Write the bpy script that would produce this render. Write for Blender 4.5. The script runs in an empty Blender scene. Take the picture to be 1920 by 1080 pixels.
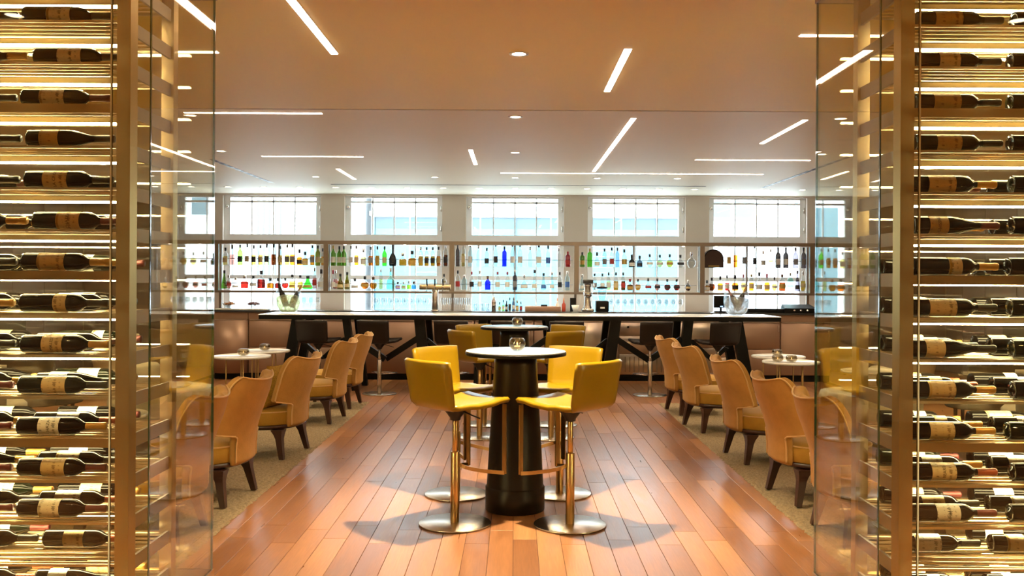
import bpy, bmesh, math, random
from mathutils import Vector, Matrix
random.seed(7)
R = math.radians
scene = bpy.context.scene
col = scene.collection

# ------------------------------------------------------------------ camera
F_PX, CX, HZ, CAM_Z = 1750.0, 965.0, 520.0, 1.6
cam_d = bpy.data.cameras.new('camera')
cam = bpy.data.objects.new('camera', cam_d)
col.objects.link(cam)
cam_d.sensor_width = 36.0
cam_d.lens = F_PX / 1920 * 36
cam_d.shift_x = -(CX - 960) / 1920
cam_d.shift_y = -(540 - HZ) / 1920
cam_d.clip_start = 0.05
cam.location = (0, 0, CAM_Z)
cam.rotation_euler = (R(90), R(-0.3), 0)
scene.camera = cam

# ------------------------------------------------------------------ light, exposure
SKY = 10.0
DOWN_W = 58.0
STRIP_E = 9.0
LED_E = 50.0
WARM = (1.0, 0.80, 0.48)
world = bpy.data.worlds.new('overcast_sky')
scene.world = world
world.use_nodes = True
bg = world.node_tree.nodes['Background']
bg.inputs[0].default_value = (0.84, 0.935, 1.0, 1)
bg.inputs[1].default_value = SKY
scene.view_settings.view_transform = 'Standard'
scene.view_settings.look = 'None'
scene.view_settings.exposure = 1.1
scene.view_settings.gamma = 1.0
scene.view_settings.use_curve_mapping = False
scene.cycles.transparent_max_bounces = 32
scene.cycles.max_bounces = 9
scene.cycles.diffuse_bounces = 5
scene.cycles.glossy_bounces = 4
scene.cycles.sample_clamp_indirect = 6.0
scene.cycles.use_denoising = True
scene.cycles.caustics_reflective = False
scene.cycles.caustics_refractive = False

H = 3.05          # ceiling height
WALL_Y = 16.4     # inner face of the window wall
ROOM_X = 7.6
WIN_P, WIN_W, WIN_Z0, WIN_Z1 = 2.137, 1.72, 0.75, 3.02
for i in range(-2, 3):
    ld = bpy.data.lights.new('window_daylight', 'AREA')
    ld.shape = 'RECTANGLE'; ld.size = WIN_W; ld.size_y = WIN_Z1 - WIN_Z0
    ld.cycles.is_portal = True
    lo = bpy.data.objects.new('window_daylight', ld)
    lo.location = (i * WIN_P, WALL_Y + 0.34, (WIN_Z0 + WIN_Z1) / 2)
    lo.rotation_euler = (R(-90), 0, 0)
    col.objects.link(lo)

ORD = ['first', 'second', 'third', 'fourth', 'fifth', 'sixth', 'seventh', 'eighth', 'ninth', 'tenth', 'eleventh', 'twelfth',
       'thirteenth', 'fourteenth', 'fifteenth', 'sixteenth', 'seventeenth', 'eighteenth', 'nineteenth', 'twentieth']

# ------------------------------------------------------------------ materials
MATS = {}
def new_mat(name):
    m = bpy.data.materials.new(name); m.use_nodes = True
    MATS[name] = m
    return m, m.node_tree, m.node_tree.nodes['Principled BSDF']

def pbr(name, c, rough=0.5, metal=0.0, spec=0.5, coat=0.0, bump=None, vary=None, sheen=0.0):
    """plain principled material; bump = (scale, strength); vary = (scale, amount, stretch)"""
    m, nt, b = new_mat(name)
    b.inputs['Base Color'].default_value = (*c, 1)
    b.inputs['Roughness'].default_value = rough
    b.inputs['Metallic'].default_value = metal
    b.inputs['Specular IOR Level'].default_value = spec
    b.inputs['Coat Weight'].default_value = coat
    if sheen:
        b.inputs['Sheen Weight'].default_value = sheen
        b.inputs['Sheen Roughness'].default_value = 0.4
        b.inputs['Sheen Tint'].default_value = (1, .85, .6, 1)
    N, L = nt.nodes, nt.links
    if bump or vary:
        tc = N.new('ShaderNodeTexCoord')
    if vary:
        mp = N.new('ShaderNodeMapping'); mp.inputs['Scale'].default_value = vary[2]
        nz = N.new('ShaderNodeTexNoise'); nz.inputs['Scale'].default_value = vary[0]; nz.inputs['Detail'].default_value = 5
        mx = N.new('ShaderNodeMix'); mx.data_type = 'RGBA'
        k = vary[1]
        mx.inputs[6].default_value = (*[max(0, x * (1 - k)) for x in c], 1)
        mx.inputs[7].default_value = (*[min(1, x * (1 + k)) for x in c], 1)
        L.new(tc.outputs['Object'], mp.inputs['Vector']); L.new(mp.outputs[0], nz.inputs['Vector'])
        L.new(nz.outputs['Fac'], mx.inputs[0]); L.new(mx.outputs[2], b.inputs['Base Color'])
    if bump:
        nb = N.new('ShaderNodeTexNoise'); nb.inputs['Scale'].default_value = bump[0]; nb.inputs['Detail'].default_value = 4
        bp = N.new('ShaderNodeBump'); bp.inputs['Strength'].default_value = bump[1]; bp.inputs['Distance'].default_value = 0.02
        L.new(tc.outputs['Object'], nb.inputs['Vector']); L.new(nb.outputs['Fac'], bp.inputs['Height'])
        L.new(bp.outputs[0], b.inputs['Normal'])
    return m

def emis(name, c, e):
    m, nt, b = new_mat(name)
    b.inputs['Base Color'].default_value = (0.8, 0.8, 0.8, 1)
    b.inputs['Emission Color'].default_value = (*c, 1)
    b.inputs['Emission Strength'].default_value = e
    return m

def glass(name, tint=(1, 1, 1), r0=0.04, rough=0.0, k=0.9):
    """thin clear glass: tinted transparency with a Fresnel-like mirror on top"""
    m = bpy.data.materials.new(name); m.use_nodes = True; MATS[name] = m
    nt = m.node_tree; N, L = nt.nodes, nt.links
    N.clear()
    out = N.new('ShaderNodeOutputMaterial'); mix = N.new('ShaderNodeMixShader')
    tr = N.new('ShaderNodeBsdfTransparent'); gl = N.new('ShaderNodeBsdfGlossy')
    tr.inputs[0].default_value = (*tint, 1); gl.inputs['Roughness'].default_value = rough
    gl.inputs[0].default_value = (1, 1, 1, 1)
    lw = N.new('ShaderNodeLayerWeight'); lw.inputs[0].default_value = 0.5
    pw = N.new('ShaderNodeMath'); pw.operation = 'POWER'; pw.inputs[1].default_value = 5
    ma = N.new('ShaderNodeMath'); ma.operation = 'MULTIPLY_ADD'; ma.inputs[1].default_value = k; ma.inputs[2].default_value = r0
    L.new(lw.outputs['Facing'], pw.inputs[0]); L.new(pw.outputs[0], ma.inputs[0]); L.new(ma.outputs[0], mix.inputs[0])
    L.new(tr.outputs[0], mix.inputs[1]); L.new(gl.outputs[0], mix.inputs[2]); L.new(mix.outputs[0], out.inputs[0])
    return m

def wood_floor(name):
    m, nt, b = new_mat(name)
    N, L = nt.nodes, nt.links
    tc = N.new('ShaderNodeTexCoord'); oi = N.new('ShaderNodeObjectInfo')
    add = N.new('ShaderNodeVectorMath'); add.operation = 'ADD'
    sc = N.new('ShaderNodeVectorMath'); sc.operation = 'SCALE'; sc.inputs['Scale'].default_value = 37.0
    cmb = N.new('ShaderNodeCombineXYZ')
    L.new(oi.outputs['Random'], cmb.inputs[0]); L.new(oi.outputs['Random'], cmb.inputs[1]); L.new(cmb.outputs[0], sc.inputs[0])
    L.new(tc.outputs['Object'], add.inputs[0]); L.new(sc.outputs[0], add.inputs[1])
    mp = N.new('ShaderNodeMapping'); mp.inputs['Scale'].default_value = (9, 0.9, 1)
    L.new(add.outputs[0], mp.inputs[0])
    n1 = N.new('ShaderNodeTexNoise'); n1.inputs['Scale'].default_value = 1.6; n1.inputs['Detail'].default_value = 6; n1.inputs['Distortion'].default_value = 1.2
    L.new(mp.outputs[0], n1.inputs['Vector'])
    mp2 = N.new('ShaderNodeMapping'); mp2.inputs['Scale'].default_value = (60, 3, 1)
    L.new(add.outputs[0], mp2.inputs[0])
    n2 = N.new('ShaderNodeTexNoise'); n2.inputs['Scale'].default_value = 2.0; n2.inputs['Detail'].default_value = 4
    L.new(mp2.outputs[0], n2.inputs['Vector'])
    cr = N.new('ShaderNodeValToRGB')
    e = cr.color_ramp.elements
    e[0].position = 0.25; e[0].color = (0.19, 0.075, 0.030, 1)
    e[1].position = 0.78; e[1].color = (0.46, 0.235, 0.105, 1)
    mid = cr.color_ramp.elements.new(0.5); mid.color = (0.32, 0.138, 0.056, 1)
    ma = N.new('ShaderNodeMath'); ma.operation = 'MULTIPLY_ADD'; ma.inputs[1].default_value = 0.30
    mb = N.new('ShaderNodeMath'); mb.operation = 'MULTIPLY_ADD'; mb.inputs[1].default_value = 0.42; mb.inputs[2].default_value = -0.10
    L.new(n2.outputs['Fac'], ma.inputs[0]); L.new(n1.outputs['Fac'], mb.inputs[0])
    s2 = N.new('ShaderNodeMath'); s2.operation = 'MULTIPLY_ADD'; s2.inputs[1].default_value = 0.36
    L.new(oi.outputs['Random'], s2.inputs[0]); L.new(mb.outputs[0], s2.inputs[2])
    L.new(s2.outputs[0], ma.inputs[2]); L.new(ma.outputs[0], cr.inputs[0])
    L.new(cr.outputs[0], b.inputs['Base Color'])
    b.inputs['Specular IOR Level'].default_value = 0.75
    rr = N.new('ShaderNodeMapRange'); rr.inputs[3].default_value = 0.22; rr.inputs[4].default_value = 0.42
    L.new(n1.outputs['Fac'], rr.inputs[0]); L.new(rr.outputs[0], b.inputs['Roughness'])
    bp = N.new('ShaderNodeBump'); bp.inputs['Strength'].default_value = 0.06; bp.inputs['Distance'].default_value = 0.01
    L.new(n2.outputs['Fac'], bp.inputs['Height']); L.new(bp.outputs[0], b.inputs['Normal'])
    return m

def paper_label(name, c, ink):
    """printed paper: faint lines of print across the label"""
    m, nt, b = new_mat(name)
    N, L = nt.nodes, nt.links
    tc = N.new('ShaderNodeTexCoord')
    mp = N.new('ShaderNodeMapping'); mp.inputs['Scale'].default_value = (42, 260, 260)
    n = N.new('ShaderNodeTexNoise'); n.inputs['Scale'].default_value = 1.0; n.inputs['Detail'].default_value = 1
    L.new(tc.outputs['Object'], mp.inputs[0]); L.new(mp.outputs[0], n.inputs['Vector'])
    mp2 = N.new('ShaderNodeMapping'); mp2.inputs['Scale'].default_value = (55, 0, 0)
    n2 = N.new('ShaderNodeTexNoise'); n2.inputs['Scale'].default_value = 1.0; n2.inputs['Detail'].default_value = 0
    L.new(tc.outputs['Object'], mp2.inputs[0]); L.new(mp2.outputs[0], n2.inputs['Vector'])
    mu = N.new('ShaderNodeMath'); mu.operation = 'MULTIPLY'
    L.new(n.outputs['Fac'], mu.inputs[0]); L.new(n2.outputs['Fac'], mu.inputs[1])
    mr = N.new('ShaderNodeMapRange'); mr.inputs[1].default_value = 0.33; mr.inputs[2].default_value = 0.38; mr.inputs[4].default_value = 0.7
    L.new(mu.outputs[0], mr.inputs[0])
    mx = N.new('ShaderNodeMix'); mx.data_type = 'RGBA'
    mx.inputs[6].default_value = (*c, 1); mx.inputs[7].default_value = (*ink, 1)
    L.new(mr.outputs[0], mx.inputs[0]); L.new(mx.outputs[2], b.inputs['Base Color'])
    b.inputs['Roughness'].default_value = 0.6
    return m

M_floor = wood_floor('oiled_wood')
M_gap = pbr('floor_joint', (0.05, 0.022, 0.012), 0.8)
M_ceil = pbr('ceiling_lamp_tint', (0.90, 0.755, 0.31), 0.55, bump=(3, 0.02))  # front ceiling: warm glow of the lamps put into the base colour
M_ceil2 = pbr('ceiling_paint_pale', (0.86, 0.80, 0.64), 0.55, bump=(3, 0.02))
M_dark = pbr('shadow_gap', (0.03, 0.02, 0.015), 0.9)
M_wall = pbr('plaster', (0.66, 0.58, 0.50), 0.7, bump=(6, 0.03))
M_panel = pbr('wall_panel', (0.40, 0.335, 0.315), 0.45, vary=(4, .1, (1, 1, .2)))
M_white = pbr('white_paint', (0.90, 0.91, 0.92), 0.35)
M_bronze = pbr('brushed_bronze', (0.50, 0.38, 0.22), 0.34, 1.0, bump=(240, 0.02))
M_frame = pbr('dull_bronze_frame', (0.27, 0.21, 0.16), 0.42, 0.8)
M_steel = pbr('brushed_steel', (0.62, 0.56, 0.48), 0.27, 1.0)
M_shelfsteel = pbr('shelf_steel', (0.62, 0.52, 0.34), 0.28, 1.0)
M_greysteel = pbr('bracket_steel', (0.50, 0.47, 0.45), 0.5, 0.5)
M_brass = pbr('satin_brass', (0.55, 0.38, 0.17), 0.28, 1.0)
M_black = pbr('black_lacquer', (0.005, 0.004, 0.0035), 0.42, spec=.18)
M_blackm = pbr('black_metal', (0.02, 0.018, 0.017), 0.4, 0.3)
M_pedestal = pbr('dark_bronze_pedestal', (0.014, 0.009, 0.004), 0.34, 0.2, spec=.3)
M_tabletop = pbr('grey_laminate', (0.33, 0.345, 0.36), 0.16)
M_bartop = pbr('pale_bar_top', (0.72, 0.74, 0.76), 0.16)
M_leather = pbr('mustard_leather', (0.265, 0.158, 0.003), 0.30, bump=(160, 0.05), vary=(3, .06, (1, 1, 1)))
M_dleather = pbr('dark_brown_leather', (0.014, 0.008, 0.006), 0.45, spec=.3, bump=(160, 0.05))
M_velvet = pbr('amber_velvet', (0.42, 0.215, 0.055), 0.85, sheen=0.14, bump=(90, 0.12), vary=(14, .18, (1, 1, 1)))
M_velvet2 = pbr('ochre_velvet', (0.38, 0.20, 0.024), 0.85, sheen=0.12, bump=(90, 0.12), vary=(14, .15, (1, 1, 1)))
M_piping = pbr('amber_piping', (0.62, 0.38, 0.15), 0.7, sheen=.3)
M_cushion = pbr('speckled_mustard_weave', (0.40, 0.22, 0.02), 0.9, bump=(120, 0.9), vary=(70, .75, (1, 1, 1)))
M_wenge = pbr('wenge_wood', (0.045, 0.017, 0.010), 0.35, vary=(8, .3, (6, 6, .6)))
M_rug = pbr('shag_rug', (0.25, 0.180, 0.098), 0.95, vary=(60, .65, (1, 1, 1)))
M_cab = pbr('rose_bronze_panel', (0.34, 0.205, 0.140), 0.40, 0.35, vary=(1.5, .12, (1, 1, 1)))
M_cabtrim = pbr('rose_bronze_trim', (0.55, 0.42, 0.33), 0.3, 0.7)
M_cabsteel = pbr('fridge_steel', (0.60, 0.48, 0.38), 0.28, 0.9)
M_cream = pbr('cream_leather', (0.55, 0.50, 0.40), 0.5)
M_olive = pbr('olive_fabric', (0.27, 0.22, 0.075), 0.8)
M_taupe = pbr('taupe_fabric', (0.19, 0.165, 0.13), 0.8)
M_whitetop = pbr('white_lacquer', (0.72, 0.70, 0.66), 0.15)
M_facade = pbr('facade_render', (0.62, 0.64, 0.65), 0.8)
M_teal = pbr('facade_glazing', (0.065, 0.15, 0.18), 0.25)
M_tealdark = pbr('facade_glazing_dark', (0.035, 0.08, 0.10), 0.25)
M_pave = pbr('pavement', (0.4, 0.4, 0.4), 0.9)
M_pane = glass('window_glass', (0.96, 0.985, 0.99), 0.03)
M_case = glass('case_glass', (0.93, 0.905, 0.80), 0.045)
M_caseedge = pbr('glass_edge', (0.02, 0.075, 0.035), 0.08, coat=1.0, spec=0.8)
M_shelfglass = glass('shelf_glass', (0.95, 0.98, 0.97), 0.05)
M_clear = glass('clear_glass', (0.90, 0.93, 0.94), 0.06)
M_crystal = glass('crystal_glass', (0.93, 0.94, 0.94), 0.10)
M_votive = glass('votive_glass', (0.72, 0.66, 0.54), 0.16)
M_strip = emis('strip_diffuser', (1.0, 0.80, 0.66), STRIP_E)
M_lamp = emis('lamp_lens', (1.0, 0.82, 0.55), 12.0)
M_led = emis('rack_led', (1.0, 0.87, 0.53), LED_E)
M_flame = emis('tealight_flame', (1.0, 0.62, 0.22), 3.0)
M_wax = pbr('wax', (0.8, 0.7, 0.5), 0.5)
M_winebottle = pbr('dark_bottle_glass', (0.003, 0.002, 0.0015), 0.05, spec=0.16)
M_winegreen = pbr('green_bottle_glass', (0.004, 0.006, 0.0025), 0.05, spec=0.16)
def milky(name, c, t):
    m, nt, b = new_mat(name)
    N, L = nt.nodes, nt.links
    b.inputs['Base Color'].default_value = (*c, 1); b.inputs['Roughness'].default_value = .3
    tl = N.new('ShaderNodeBsdfTranslucent'); tl.inputs[0].default_value = (*c, 1)
    tp = N.new('ShaderNodeBsdfTransparent'); tp.inputs[0].default_value = (*c, 1)
    m1 = N.new('ShaderNodeMixShader'); m2 = N.new('ShaderNodeMixShader')
    tc = N.new('ShaderNodeTexCoord'); nz = N.new('ShaderNodeTexNoise'); nz.inputs['Scale'].default_value = 38; nz.inputs['Detail'].default_value = 3
    mr = N.new('ShaderNodeMapRange'); mr.inputs[1].default_value = .35; mr.inputs[2].default_value = .65; mr.inputs[3].default_value = t - .25; mr.inputs[4].default_value = t + .25
    L.new(tc.outputs['Object'], nz.inputs['Vector']); L.new(nz.outputs['Fac'], mr.inputs[0])
    L.new(mr.outputs[0], m2.inputs[0]); m1.inputs[0].default_value = .6
    L.new(b.outputs[0], m1.inputs[1]); L.new(tl.outputs[0], m1.inputs[2])
    L.new(m1.outputs[0], m2.inputs[1]); L.new(tp.outputs[0], m2.inputs[2])
    L.new(m2.outputs[0], N['Material Output'].inputs[0])
    return m
M_ice = milky('ice', (0.90, 0.92, 0.94), .45)
M_straw = milky('crushed_ice_gold', (0.84, 0.84, 0.62), .5)
M_chrome = pbr('chrome', (0.75, 0.73, 0.70), 0.10, 1.0)
M_ceramic = pbr('white_ceramic', (0.8, 0.8, 0.78), 0.2)
M_nut = pbr('mixed_nuts', (0.42, 0.17, 0.05), 0.6, vary=(60, .7, (1, 1, 1)))
M_berry = pbr('dark_berries', (0.12, 0.025, 0.03), 0.4)
LBL = [paper_label('cream_label', (0.70, 0.56, 0.30), (0.12, 0.06, 0.03)),
       paper_label('ivory_label', (0.78, 0.70, 0.50), (0.08, 0.06, 0.05)),
       paper_label('straw_label', (0.60, 0.44, 0.20), (0.15, 0.07, 0.02)),
       paper_label('white_label', (0.80, 0.78, 0.68), (0.05, 0.05, 0.05))]
LBLN = ['cream', 'ivory', 'straw', 'white']
M_ink = pbr('printing_ink', (0.02, 0.015, 0.012), 0.6)
M_gold = pbr('gold_band', (0.45, 0.28, 0.06), 0.4, .3)
M_redlbl = pbr('red_label', (0.42, 0.05, 0.02), 0.5)
M_orglbl = pbr('orange_label', (0.60, 0.17, 0.03), 0.5)
CAPS = [pbr('maroon_foil', (0.13, 0.022, 0.02), 0.35, .3), pbr('black_foil', (0.02, 0.018, 0.016), 0.35, .3),
        pbr('gold_foil', (0.50, 0.27, 0.06), 0.35, .5), pbr('red_foil', (0.40, 0.09, 0.04), 0.35, .2)]

# ------------------------------------------------------------------ mesh helpers
class MB:
    def __init__(self):
        self.v = []; self.f = []; self.s = []; self.m = []
    def add(self, vs, fs, smooth=False, mat=0):
        o = len(self.v); self.v += [tuple(p) for p in vs]
        for f in fs:
            self.f.append(tuple(i + o for i in f)); self.s.append(smooth); self.m.append(mat)
        return self
    def box(self, x0, x1, y0, y1, z0, z1, mat=0):
        vs = [(x, y, z) for z in (z0, z1) for y in (y0, y1) for x in (x0, x1)]
        return self.add(vs, [(0, 2, 3, 1), (4, 5, 7, 6), (0, 1, 5, 4), (2, 6, 7, 3), (0, 4, 6, 2), (1, 3, 7, 5)], False, mat)
    def cbox(self, c, s, mat=0):
        return self.box(c[0] - s[0] / 2, c[0] + s[0] / 2, c[1] - s[1] / 2, c[1] + s[1] / 2, c[2] - s[2] / 2, c[2] + s[2] / 2, mat)
    def rbox(self, x0, x1, y0, y1, z0, z1, r=0.01, seg=2):
        bm = bmesh.new()
        bmesh.ops.create_cube(bm, size=1)
        for v in bm.verts:
            v.co = Vector(((x0 + x1) / 2 + v.co.x * (x1 - x0), (y0 + y1) / 2 + v.co.y * (y1 - y0), (z0 + z1) / 2 + v.co.z * (z1 - z0)))
        bmesh.ops.bevel(bm, geom=list(bm.edges), offset=r, segments=seg, profile=0.5, affect='EDGES')
        bm.verts.index_update()
        self.add([v.co for v in bm.verts], [[v.index for v in f.verts] for f in bm.faces], True)
        bm.free(); return self
    def lathe(self, prof, seg=20, axis='z', c=(0, 0, 0), smooth=True, sx=1.0, sy=1.0):
        vs, fs, rings = [], [], []
        for r, h in prof:
            if r < 1e-6:
                rings.append([len(vs)]); vs.append((0, 0, h))
            else:
                rings.append(list(range(len(vs), len(vs) + seg)))
                for i in range(seg):
                    a = 2 * math.pi * i / seg
                    vs.append((r * math.cos(a) * sx, r * math.sin(a) * sy, h))
        for a, b in zip(rings, rings[1:]):
            if len(a) == 1 and len(b) == 1: continue
            for i in range(seg):
                j = (i + 1) % seg
                if len(a) == 1: fs.append((a[0], b[j], b[i]))
                elif len(b) == 1: fs.append((a[i], a[j], b[0]))
                else: fs.append((a[i], a[j], b[j], b[i]))
        if axis == 'x': vs = [(z, y, -x) for x, y, z in vs]
        if axis == 'y': vs = [(x, z, -y) for x, y, z in vs]
        return self.add([(x + c[0], y + c[1], z + c[2]) for x, y, z in vs], fs, smooth)
    def cyl(self, r, z0, z1, seg=20, c=(0, 0), r2=None, axis='z'):
        r2 = r if r2 is None else r2
        e = min(0.004, abs(z1 - z0) * .2, r * .3)
        cc = (c[0], c[1], 0) if axis == 'z' else c
        return self.lathe([(0, z0), (r - e, z0), (r, z0 + e), (r2, z1 - e), (r2 - e, z1), (0, z1)], seg, axis, cc, True)
    def tube(self, path, r, seg=8, closed=False, flat=None):
        """round tube along a path; flat=(w,h) for a flat bar whose width stands vertical"""
        n = len(path); P = [Vector(p) for p in path]; rings = []
        for i in range(n):
            a = P[(i - 1) % n] if (closed or i > 0) else P[i]
            b = P[(i + 1) % n] if (closed or i < n - 1) else P[i]
            t = (b - a).normalized()
            up = Vector((0, 0, 1)) if abs(t.z) < 0.95 else Vector((0, 1, 0))
            u = t.cross(up).normalized(); w = u.cross(t).normalized()
            if flat:
                ring = [P[i] + u * (sx * flat[0] / 2) + w * (sz * flat[1] / 2) for sx, sz in ((-1, -1), (1, -1), (1, 1), (-1, 1))]
            else:
                ring = [P[i] + (u * math.cos(k) + w * math.sin(k)) * r for k in [2 * math.pi * j / seg for j in range(seg)]]
            rings.append(ring)
        m = len(rings[0]); vs = [p for rg in rings for p in rg]; fs = []
        for i in range(n if closed else n - 1):
            for j in range(m):
                a, b = i * m + j, i * m + (j + 1) % m
                c, d = ((i + 1) % n) * m + (j + 1) % m, ((i + 1) % n) * m + j
                fs.append((a, b, c, d))
        if not closed:
            fs.append(tuple(reversed(range(m)))); fs.append(tuple(range((n - 1) * m, n * m)))
        return self.add(vs, fs, flat is None)
    def prism(self, pts, y0, y1, smooth=False):
        """outline in x,z extruded along y"""
        n = len(pts)
        vs = [(x, y0, z) for x, z in pts] + [(x, y1, z) for x, z in pts]
        fs = [tuple(range(n)), tuple(reversed(range(n, 2 * n)))]
        fs += [(i, i + n, (i + 1) % n + n, (i + 1) % n) for i in range(n)]
        return self.add(vs, fs, smooth)
    def hexa(self, a, b):
        """solid between two quads a (4 pts) and b (4 pts)"""
        return self.add(list(a) + list(b), [(3, 2, 1, 0), (4, 5, 6, 7), (0, 1, 5, 4), (1, 2, 6, 5), (2, 3, 7, 6), (3, 0, 4, 7)])
    def shell(self, grid, th, rounded=True):
        """thick sheet around a grid of points (rows x cols)"""
        nr, nc = len(grid), len(grid[0])
        G = [[Vector(p) for p in row] for row in grid]
        def nrm(i, j):
            a = G[min(i + 1, nr - 1)][j] - G[max(i - 1, 0)][j]
            b = G[i][min(j + 1, nc - 1)] - G[i][max(j - 1, 0)]
            n = a.cross(b)
            return n.normalized() if n.length > 1e-9 else Vector((0, 0, 1))
        Nn = [[nrm(i, j) for j in range(nc)] for i in range(nr)]
        top = [[G[i][j] + Nn[i][j] * th / 2 for j in range(nc)] for i in range(nr)]
        bot = [[G[i][j] - Nn[i][j] * th / 2 for j in range(nc)] for i in range(nr)]
        idx = lambda k, i, j: k * nr * nc + i * nc + j
        vs = [p for r in top for p in r] + [p for r in bot for p in r]; fs = []
        for i in range(nr - 1):
            for j in range(nc - 1):
                fs.append((idx(0, i, j), idx(0, i + 1, j), idx(0, i + 1, j + 1), idx(0, i, j + 1)))
                fs.append((idx(1, i, j), idx(1, i, j + 1), idx(1, i + 1, j + 1), idx(1, i + 1, j)))
        loop = [(0, j) for j in range(nc)] + [(i, nc - 1) for i in range(1, nr)] + [(nr - 1, j) for j in range(nc - 2, -1, -1)] + [(i, 0) for i in range(nr - 2, 0, -1)]
        C = Vector((0, 0, 0))
        base = len(vs); edge = []
        cen = sum((p for r in G for p in r), Vector()) / (nr * nc)
        for (i, j) in loop:          # a middle row pushed out makes the rim round
            i2 = min(max(i, 1), nr - 2); j2 = min(max(j, 1), nc - 2)
            o = (G[i][j] - G[i2][j2])
            o = o.normalized() * th * (0.4 if rounded else 0) if o.length > 1e-9 else Vector()
            edge.append(len(vs)); vs.append(G[i][j] + o)
        n = len(loop)
        for k in range(n):
            a, b = loop[k], loop[(k + 1) % n]; ea, eb = edge[k], edge[(k + 1) % n]
            fs.append((idx(0, *a), idx(0, *b), eb, ea)); fs.append((ea, eb, idx(1, *b), idx(1, *a)))
        return self.add(vs, fs, True)
    def mesh(self, name, mats):
        me = bpy.data.meshes.new(name)
        me.from_pydata(self.v, [], self.f)
        for mt in (mats if isinstance(mats, (list, tuple)) else [mats]): me.materials.append(mt)
        me.polygons.foreach_set('use_smooth', self.s)
        me.polygons.foreach_set('material_index', self.m)
        me.update()
        bm = bmesh.new(); bm.from_mesh(me); bmesh.ops.recalc_face_normals(bm, faces=bm.faces); bm.to_mesh(me); bm.free()
        return me
    def build(self, name, mats, parent=None, loc=(0, 0, 0), rz=0.0):
        return put(name, self.mesh(name, mats), parent, loc, rz)

def put(name, me, parent=None, loc=(0, 0, 0), rz=0.0):
    o = bpy.data.objects.new(name, me); col.objects.link(o)
    o.location = loc; o.rotation_euler = (0, 0, rz)
    if parent: o.parent = parent
    return o
def empty(name, loc=(0, 0, 0), rz=0.0):
    o = bpy.data.objects.new(name, None); col.objects.link(o)
    o.location = loc; o.rotation_euler = (0, 0, rz); o.empty_display_size = 0.1
    return o
def tag(o, label, cat, group=None, kind=None):
    o['label'] = label; o['category'] = cat
    if group: o['group'] = group
    if kind: o['kind'] = kind
    return o
def struct(o, label, cat):
    o['kind'] = 'structure'; o['label'] = label; o['category'] = cat
    return o
def copy_tree(o, parent=None):
    c = o.copy(); col.objects.link(c)
    if parent: c.parent = parent
    for ch in list(o.children): copy_tree(ch, c)
    return c
def at(px, d): return (px - CX) * d / F_PX
def zat(py, d): return CAM_Z - (py - HZ) * d / F_PX

# ------------------------------------------------------------------ floor
fl = struct(MB().box(-ROOM_X, ROOM_X, -3, WALL_Y, -0.12, -0.006).build('floor', M_floor), 'reddish oiled plank floor running towards the bar', 'floor')
MB().box(-4.9, 4.9, 4.3, 15.2, -0.0062, -0.005).build('joint_bed', M_gap, fl)
PW, GAP = 0.145, 0.0022
plank_me = {}
def plank(x0, y0, ln):
    key = round(ln, 3)
    if key not in plank_me:
        w = PW - GAP; l = key - GAP; c = 0.0015
        b = MB(); q = lambda i, z: [(i, i, z), (w - i, i, z), (w - i, l - i, z), (i, l - i, z)]
        b.add(q(0, -.005) + q(0, -c) + q(c, 0), [(0, 1, 5, 4), (1, 2, 6, 5), (2, 3, 7, 6), (3, 0, 4, 7), (4, 5, 9, 8), (5, 6, 10, 9), (6, 7, 11, 10), (7, 4, 8, 11), (8, 9, 10, 11)])
        plank_me[key] = b.mesh('plank', M_floor)
    put('plank', plank_me[key], fl, (x0, y0, 0))
def plank_field(x0, n, ya, yb, lens):
    for i in range(n):
        y = ya; j = i
        first = True
        while y < yb - 0.05:
            ln = lens[(i * 2 + j) % len(lens)] if not first else lens[(i * 3) % len(lens)] * (0.5 if i % 2 else 0.8)
            first = False
            ln = min(round(ln, 1), round(yb - y, 3))
            if yb - y - ln < 0.3: ln = round(yb - y, 3)
            plank(x0 + i * PW, y, ln); y = round(y + ln, 3); j += 1
plank_field(-1.885, 26, 4.6, 11.9, [1.6, 2.0, 1.8, 2.2])
plank_field(-1.885 - 20 * PW, 66, 11.9, 14.6, [2.7, 1.2, 1.8])

# ------------------------------------------------------------------ ceiling
ce = struct(MB().box(-ROOM_X, ROOM_X, -3, WALL_Y, H + 0.05, H + 0.2).build('ceiling', M_dark), 'smooth ceiling with inset light strips', 'ceiling')
JY = 8.1
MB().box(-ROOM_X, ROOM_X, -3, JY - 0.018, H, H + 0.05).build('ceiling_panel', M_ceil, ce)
MB().box(-ROOM_X, ROOM_X, JY + 0.018, WALL_Y, H, H + 0.05).build('ceiling_panel', M_ceil2, ce)

# ------------------------------------------------------------------ walls
wb = MB()
for i in range(6):
    x0 = -ROOM_X if i == 0 else (i - 3) * WIN_P + WIN_W / 2
    x1 = ROOM_X if i == 5 else (i - 2) * WIN_P - WIN_W / 2
    wb.box(x0, x1, WALL_Y, WALL_Y + 0.35, -.12, H + .2)
for i in range(-2, 3):
    wb.box(i * WIN_P - WIN_W / 2, i * WIN_P + WIN_W / 2, WALL_Y, WALL_Y + 0.35, -.12, WIN_Z0)
    wb.box(i * WIN_P - WIN_W / 2, i * WIN_P + WIN_W / 2, WALL_Y, WALL_Y + 0.35, WIN_Z1, H + .2)
wall_b = struct(wb.build('wall_back', M_wall), 'beige plaster wall piers between the tall windows', 'wall')
for sgn in (-1, 1):
    xa = 5.30
    for wd in (.75, .75, .16, .60):
        MB().box(min(sgn * (xa + .006), sgn * (xa + wd - .006)), max(sgn * (xa + .006), sgn * (xa + wd - .006)), WALL_Y - .022, WALL_Y - .001, 0.0, H).build('wall_panel', M_panel, wall_b)
        xa += wd
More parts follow.
